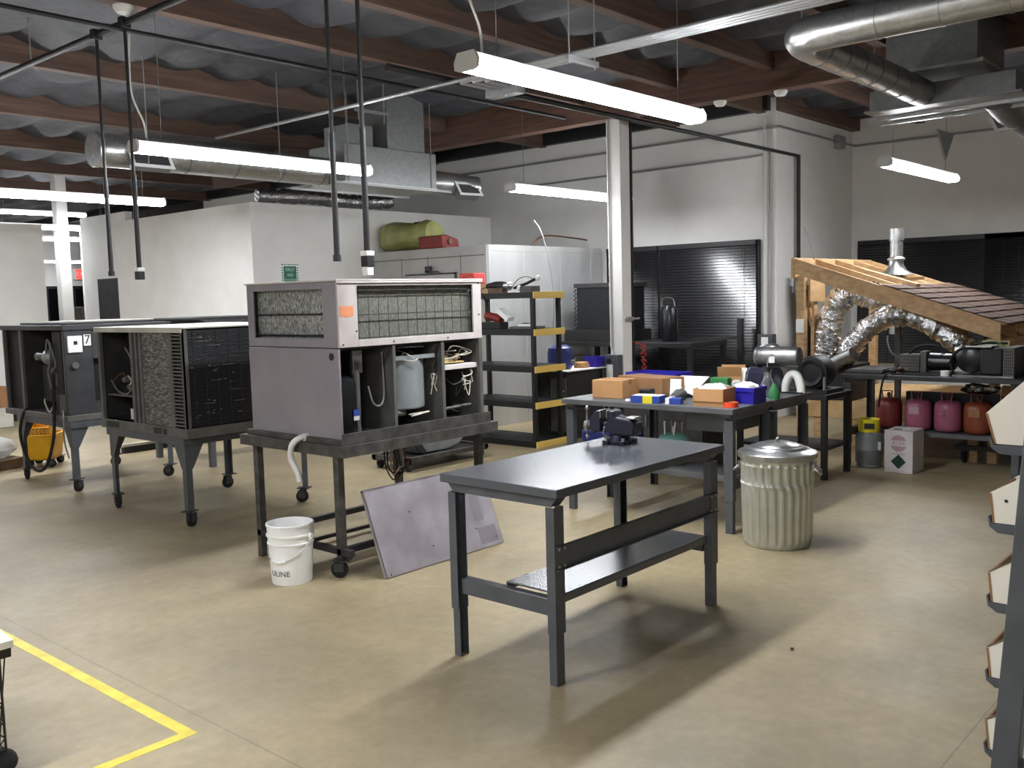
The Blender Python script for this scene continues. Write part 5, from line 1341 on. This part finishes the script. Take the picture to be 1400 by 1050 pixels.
put('boot', B().tube([(10.04, 4.2, .9), (10.0, 4.1, .98), (9.97, 3.92, 1.06)], .075, 18), 'raw_steel', t)
solo('steel_post', B().box(10.5, 10.55, 3.62, 3.68, .541, 1.58), 'inside_grey', 'thin grey steel post under the roof mock-up, behind the arching foil duct', 'post', bevel=.003)
t = thing('hose_bundle', 'black hoses hanging on the wall left of the roof mock-up', 'hose', (12.9, 5.6, .8))
for k in range(4): put('hose', B().tube(curve([(12.5 + .09 * k, 5.7, 2.0 - .1 * k), (12.46 + .09 * k, 5.62, 1.7), (12.55 + .08 * k, 5.64, 1.2), (12.5 + .09 * k, 5.66, .8), (12.5 + .09 * k, 5.66, .04)]), .05, 10), 'black_rubber', t)

# ------------------------------------------------------------------ dark bench: machines above, tanks below
Z = .921
t = thing('flat_tray', 'flat dark tray on the left end of the dark bench', 'tray', (9.4, 3.5, Z))
put('tray', B().box(9.2, 9.75, 3.34, 3.7, Z, Z + .03), 'dark_steel', t, bevel=.004)
put('lid', B().box(9.24, 9.72, 3.36, 3.68, Z + .03, Z + .042), 'inside_grey', t, bevel=.002)
t = thing('vacuum_pump', 'grey finned vacuum pump with a black motor on the dark bench', 'pump', (9.42, 2.95, Z))
b = B().box(9.34, 9.5, 2.98, 3.16, Z + .03, Z + .19)
for i in range(5): b.box(9.33, 9.51, 2.975, 3.165, Z + .05 + .03 * i, Z + .057 + .03 * i)
put('pump_head', b, 'inside_grey', t, bevel=.002)
put('coupling', B().box(9.35, 9.49, 2.92, 2.98, Z + .02, Z + .22), 'inside_grey', t, bevel=.006)
put('motor', B().lathe((9.42, 2.8, Z + .12), [(.06, -.13), (.08, -.11), (.085, .1), (.06, .12)], 22, 'y'), 'compressor_black', t)
put('name_strip', B().box(9.333, 9.3355, 2.72, 2.86, Z + .12, Z + .135), 'wire_grey', t)
put('handle', B().tube(curve([(9.42, 3.1, Z + .19), (9.42, 3.02, Z + .26), (9.42, 2.85, Z + .27), (9.42, 2.76, Z + .19)]), .012, 8), 'black_rubber', t)
put('base', B().box(9.34, 9.5, 2.7, 3.15, Z, Z + .02), 'dark_steel', t)
t.location.y += .06
put('hose', B().tube(curve([(9.4, 3.15, Z + .14), (9.35, 3.24, Z + .2), (9.4, 3.3, Z + .3), (9.45, 3.32, Z + .36)]), .008, 6), 'wire_grey', t)
t = thing('inducer_assembly', 'large black motor and blower assembly on the right of the dark bench', 'motor', (9.45, 2.45, Z))
put('base_plate', B().box(9.25, 9.75, 2.2, 2.72, Z, Z + .015), 'raw_steel', t)
put('motor', B().lathe((9.45, 2.6, Z + .15), [(.07, -.1), (.12, -.08), (.13, .0), (.12, .1), (.06, .12)], 24, 'x'), 'compressor_black', t)
put('casing', B().box(9.3, 9.7, 2.3, 2.5, Z + .015, Z + .26), 'black_plastic', t, bevel=.02)
pp = put('grille_panel', B().box(9.26, 9.7, 2.2, 2.29, Z + .015, Z + .27), 'inside_grey', t, bevel=.003)
b = B()
for i in range(5):
    for j in range(8): b.box(9.2585, 9.2605, 2.21 + .015 * i, 2.219 + .015 * i, Z + .03 + .028 * j, Z + .05 + .028 * j)
put('grille_slot', b, 'black_paint', pp, smooth=False, kind='stuff')
put('cover_sheet', B().box(9.3, 9.6, 2.4, 2.62, Z + .27, Z + .28), 'zinc', t)
put('hose', B().tube(curve([(9.3, 2.72, Z + .03), (9.28, 2.74, Z + .15), (9.3, 2.66, Z + .25), (9.4, 2.5, Z + .3), (9.45, 2.3, Z + .3)]), .012, 8), 'black_rubber', t)
put('wire', B().tube(curve([(9.35, 2.3, Z + .28), (9.4, 2.4, Z + .32), (9.5, 2.55, Z + .3)]), .006, 6), 'green_plastic', t)
solo('jug', B().box(9.6, 9.8, 2.02, 2.18, Z, Z + .25), 'blue_tank', 'dark blue jug beside the grille at the right end of the dark bench', 'jug', bevel=.03)
solo('white_cup', B().lathe((9.26, 2.78, Z), [(.03, 0), (.04, .0), (.04, .05), (.03, .052), (0, .05)], 16), 'paper', 'small white cup at the front edge of the dark bench', 'cup')
solo('red_pad', B().box(9.3, 9.6, 1.85, 2.1, Z, Z + .06), 'tank_red', 'dull red pad at the far right end of the dark bench', 'pad', bevel=.02)
t = thing('cable_coil', 'loose tangle of cables on the dark bench behind the flat tray', 'cable', (9.5, 3.22, Z))
rnd = random.Random(17)
for m in ('wire_black', 'wire_grey', 'wire_white', 'copper'):
    put('cable', B().tube(curve([(9.25 + rnd.uniform(0, .3), 3.2 + rnd.uniform(-.1, .1), Z + .012 + rnd.uniform(0, .06)) for _ in range(6)], 6), .009, 6), m, t)
put('cable', B().tube(curve([(9.3, 3.25, Z + .02), (9.12, 3.27, Z + .015), (9.07, 3.28, Z - .03), (9.06, 3.3, Z - .15), (9.07, 3.32, Z - .3)]), .01, 6), 'black_rubber', t)
def tank(label, x, y, z, m, r=.125, h=.31, label_m=None, name='refrigerant_tank'):
    t = thing(name, label, 'tank', (x, y, z), 0, 'refrigerant tanks under the dark bench')
    k = h / .31
    put('body', B().lathe((x, y, z), [(.05, 0), (r * .8, .008), (r * .97, .03), (r, .06), (r, .24 * k), (r * .94, .275 * k), (r * .7, .3 * k), (0, .31 * k)], 28), m, t)
    put('collar', B().tube([(x - .06, y + .04, z + .29 * k), (x - .05, y + .05, z + .38 * k), (x - .05, y - .05, z + .38 * k), (x - .06, y - .04, z + .29 * k)], .008, 6), m, t)
    put('valve', B().cyl((x, y, z + .3 * k), (x, y, z + .36 * k), .015, 10).cyl((x - .04, y, z + .345 * k), (x + .02, y, z + .345 * k), .009, 8), 'brown_stuff', t)
    if label_m: put('label_patch', B().box(x - r - .002, x - r + .012, y - .05, y + .05, z + .17 * k, z + .24 * k), label_m, t)
    return t
zt = .3485
tank('dark red tank, leftmost on the shelf under the dark bench', 9.62, 3.42, zt, 'tank_red')
tank('pink tank with a boxed label, next to the dark red one', 9.62, 3.135, zt, 'tank_pink', label_m='print_pink')
tank('pink tank with two dark dots, third along the shelf', 9.62, 2.855, zt, 'tank_pink')
tank('orange tank on the shelf, right of the two pink ones', 9.62, 2.588, zt, 'tank_orange', label_m='card_dark')
tank('dusty rose tank at the right end of the shelf, half hidden by a bin', 9.62, 2.33, zt, 'tank_rose')
for z in (.2, .235): solo('sticker_dot', B().cyl((9.491, 2.855 + .0, zt + z - .03), (9.497, 2.855, zt + z - .03), .008, 10), 'black_paint', 'small dark dot on the front of the second pink tank, %s one' % ('lower' if z < .21 else 'upper'), 'sticker')
t = thing('parts_pile', 'pile of crumpled foil and fittings behind the tanks', 'foil', (9.78, 2.7, .41))
put('foil', B().ball((9.79, 2.62, .76), (.06, .16, .05), 16, .3, random.Random(6)), 'foil', t)
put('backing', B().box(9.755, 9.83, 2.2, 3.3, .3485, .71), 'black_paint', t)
solo('small_carton', B().box(9.76, 9.83, 2.32, 2.42, .7105, .8), 'card', 'small tan carton behind the tanks at the right of the shelf', 'carton', bevel=.003)
# grey tank and refrigerant box on the floor
t = thing('recovery_tank', 'grey tank with a yellow collar on the floor before the dark bench', 'tank', (9.28, 3.49, 0), math.radians(20), world=False)
put('body', B().lathe((0, 0, 0), [(.11, 0), (.12, .012), (.115, .03), (.128, .05), (.13, .17), (.133, .175), (.13, .18), (.13, .29), (.12, .33), (.09, .355), (0, .37)], 30), 'tank_grey', t)
b = B()
b.lathe((0, 0, 0), [(.1, .35), (.102, .36), (.105, .47), (.1, .475), (.096, .47), (.094, .36), (.1, .35)], 30, caps=False)
cl = put('collar', b, 'yellow_collar', t)
put('collar_opening', B().box(-.108, -.1, -.05, .045, .385, .44), 'black_paint', cl)
put('paper_tag', B().box(-.1, -.096, -.11, -.05, .18, .26), 'card_white', t)
t = thing('refrigerant_box', 'white 410A carton with a green diamond on the floor before the dark bench', 'box', (9.07, 3.03, 0))
X0, X1, Y0, Y1, H_ = 9.07, 9.38, 3.0, 3.265, .405
put('box_body', B().box(X0, X1, Y0, Y1, 0, H_), 'card_white', t, bevel=.005)
put('handle_slot', B().box(X0 + .08, X0 + .12, Y0 + .06, Y1 - .06, H_ + .0002, H_ + .002), 'print_dark', t)
put('handle_tape', B().box(X0 + .085, X0 + .115, Y0 + .06, Y0 + .13, H_ + .002, H_ + .008), 'paper', t)
yc = (Y0 + Y1) / 2
gz = .285
b = B()
for k in range(2):
    pr = []
    a0, a1 = (math.radians(20), math.radians(160)) if k == 0 else (math.radians(200), math.radians(340))
    for i in range(13):
        a = a0 + (a1 - a0) * i / 12
        pr.append((yc + .078 * math.cos(a), gz + .078 * math.sin(a)))
    b.prism(pr, 'x', X0 - .0012, X0 - .0004)
put('globe_print', b, 'print_pink', t, smooth=False)
text('lettering', '410A', .058, 'print_pink', t, frame4((X0 - .001, yc, gz), (0, -1, 0), (0, 0, 1)))
text('lettering', 'REFRIGERANT', .02, 'print_pink', t, frame4((X0 - .001, yc, gz - .1), (0, -1, 0), (0, 0, 1)))
put('hazard_diamond', B().prism([(yc, .04), (yc + .07, .11), (yc, .18), (yc - .07, .11)], 'x', X0 - .0014, X0 - .0004), 'diamond_green', t, smooth=False)
t = thing('low_dolly', 'low black dolly with a wheel under the right end of the dark bench', 'dolly', (10.1, 2.6, 0))
put('deck', B().box(9.95, 10.9, 1.9, 2.9, .13, .17), 'black_paint', t)
for y in (2.0, 2.8): caster(t, 10.0, y, .13, .06, ang=PI)
caster(t, 10.8, 2.4, .13, .06)

# ------------------------------------------------------------------ bin rack at the right edge
t = thing('bin_rack', 'dark steel leaning rack at the right edge holding white bins', 'rack', (3.02, .6, 0))
put('upright', B().prism([(.775, 0), (.695, 0), (.615, 1.55), (.668, 1.55)], 'x', 3.0, 3.05), 'grey_steel', t, bevel=.004)
put('upright', B().prism([(.755, 0), (.675, 0), (.6, 1.55), (.655, 1.55)], 'x', 3.95, 4.0), 'grey_steel', t, bevel=.004)
put('foot', B().box(3.0, 3.05, .0, .755, 0, .04), 'grey_steel', t)
put('foot', B().box(3.95, 4.0, .0, .755, 0, .04), 'grey_steel', t)
zb = [1.285, 1.045, .80, .565, .335]
lb = ['top white bin on the leaning rack, the largest in view', 'second white bin from the top of the leaning rack', 'middle white bin of the five on the leaning rack', 'second white bin from the bottom of the leaning rack', 'bottom white bin on the leaning rack']
for k, z in enumerate(zb):
    ly = put('ledge', B().prism([(.5, z - .03), (.76, z - .03), (.785, z - .012), (.79, z + .02), (.784, z + .02), (.778, z - .002), (.5, z - .002)], 'x', 3.055, 3.945), 'grey_steel', t, bevel=.002)
    top = k == 0
    w_ = .03 if top else 0
    for j in range(3):
        x0 = 3.06 + .295 * j
        tb = thing('storage_bin', lb[k] if j == 0 else 'white bin %s of the %s row of the leaning rack' % (('', 'in the middle', 'at the far end')[j], ('top', 'second', 'middle', 'fourth', 'bottom')[k]), 'bin', (x0 + .14, .65, z), 0, 'white bins on the leaning rack')
        pr = [(.776, z), (.786 + w_ / 2, z + .09), (.66, z + .17 + w_ * 2), (.5, z + .2 + w_ * 2), (.5, z)]
        put('side_wall', B().prism(pr, 'x', x0, x0 + .004), 'ivory_sheet', tb)
        put('side_wall', B().prism(pr, 'x', x0 + .276, x0 + .28), 'ivory_sheet', tb)
        put('front_wall', B().prism([(.7765, z), (.7865 + w_ / 2, z + .09), (.7805 + w_ / 2, z + .09), (.7705, z)], 'x', x0 - .002, x0 + .282), 'card_dark', tb)
        put('bottom', B().box(x0 + .004, x0 + .276, .5, .77, z, z + .004), 'ivory_sheet', tb)
        if k in (3, 4, 2): put('lip', B().prism([(.788, z + .092), (.781, z + .092), (.66, z + .172), (.66, z + .178)], 'x', x0 - .002, x0 + .006), 'brown_stuff', tb)
    if k == 1: solo('bin_rivet', B().cyl((3.0595, .74, z + .07), (3.0575, .74, z + .07), .005, 8), 'black_paint', 'small black rivet on the side of the second white bin', 'rivet')

# ------------------------------------------------------------------ floor tape, cage at the left edge
t = thing('floor_tape', 'yellow tape line forming a corner on the concrete floor', 'tape', (1.95, 3.56, 0))
put('strip', B().box(1.905, 1.96, 3.5, 6.4, .0, .0012), 'yellow_tape', t, smooth=False)
put('strip', B().box(.9, 1.905, 3.5, 3.555, .0, .0012), 'yellow_tape', t, smooth=False)
t = thing('wire_cage', 'black wire cage with a white board on top, cut by the left edge', 'cage', (1.1, 4.0, 0))
b = B()
x0, x1, y0, y1 = .8, 1.315, 3.76, 4.3
for x, y in ((x0, y0), (x1, y0), (x0, y1), (x1, y1)): b.cyl((x, y, .03), (x, y, .5), .005, 6)
b.cyl((x1 - .03, y0, .03), (x1 - .03, y0, .5), .004, 6)
for z in (.1, .5): b.tube([(x0, y0, z), (x1, y0, z), (x1, y1, z), (x0, y1, z), (x0, y0, z)], .005, 6)
for k in range(12):
    b.cyl((x1 - .03 * (k % 2), y0, .08 + .033 * k), (x1 - .03 * ((k + 1) % 2), y0, .08 + .033 * (k + 1)), .003, 5)
for k in range(8): b.cyl((x0 + .07 * k, y0, .1), (x0 + .07 * k + .05, y0, .5), .003, 5)
put('wire_mesh', b, 'black_paint', t)
put('foot', B().ball((1.3, 3.78, .05), (.06, .06, .05), 16), 'black_rubber', t)
put('foot', B().ball((.82, 4.28, .05), (.06, .06, .05), 16), 'black_rubber', t)
mt = Matrix.Translation((1.1, 4.02, .51)) @ Matrix.Rotation(math.radians(6), 4, 'X')
put('top_board', B().box(-.32, .255, -.3, .32, .02, .05, mt), 'paper', t, bevel=.002)
put('under_board', B().box(-.32, .25, -.29, .32, -.02, .019, mt), 'black_paint', t, bevel=.002)
solo('debris', B().ball((4.28, 1.98, .006), (.012, .009, .007), 8), 'brown_stuff', 'small dark crumb lying on the open floor at the right', 'debris')
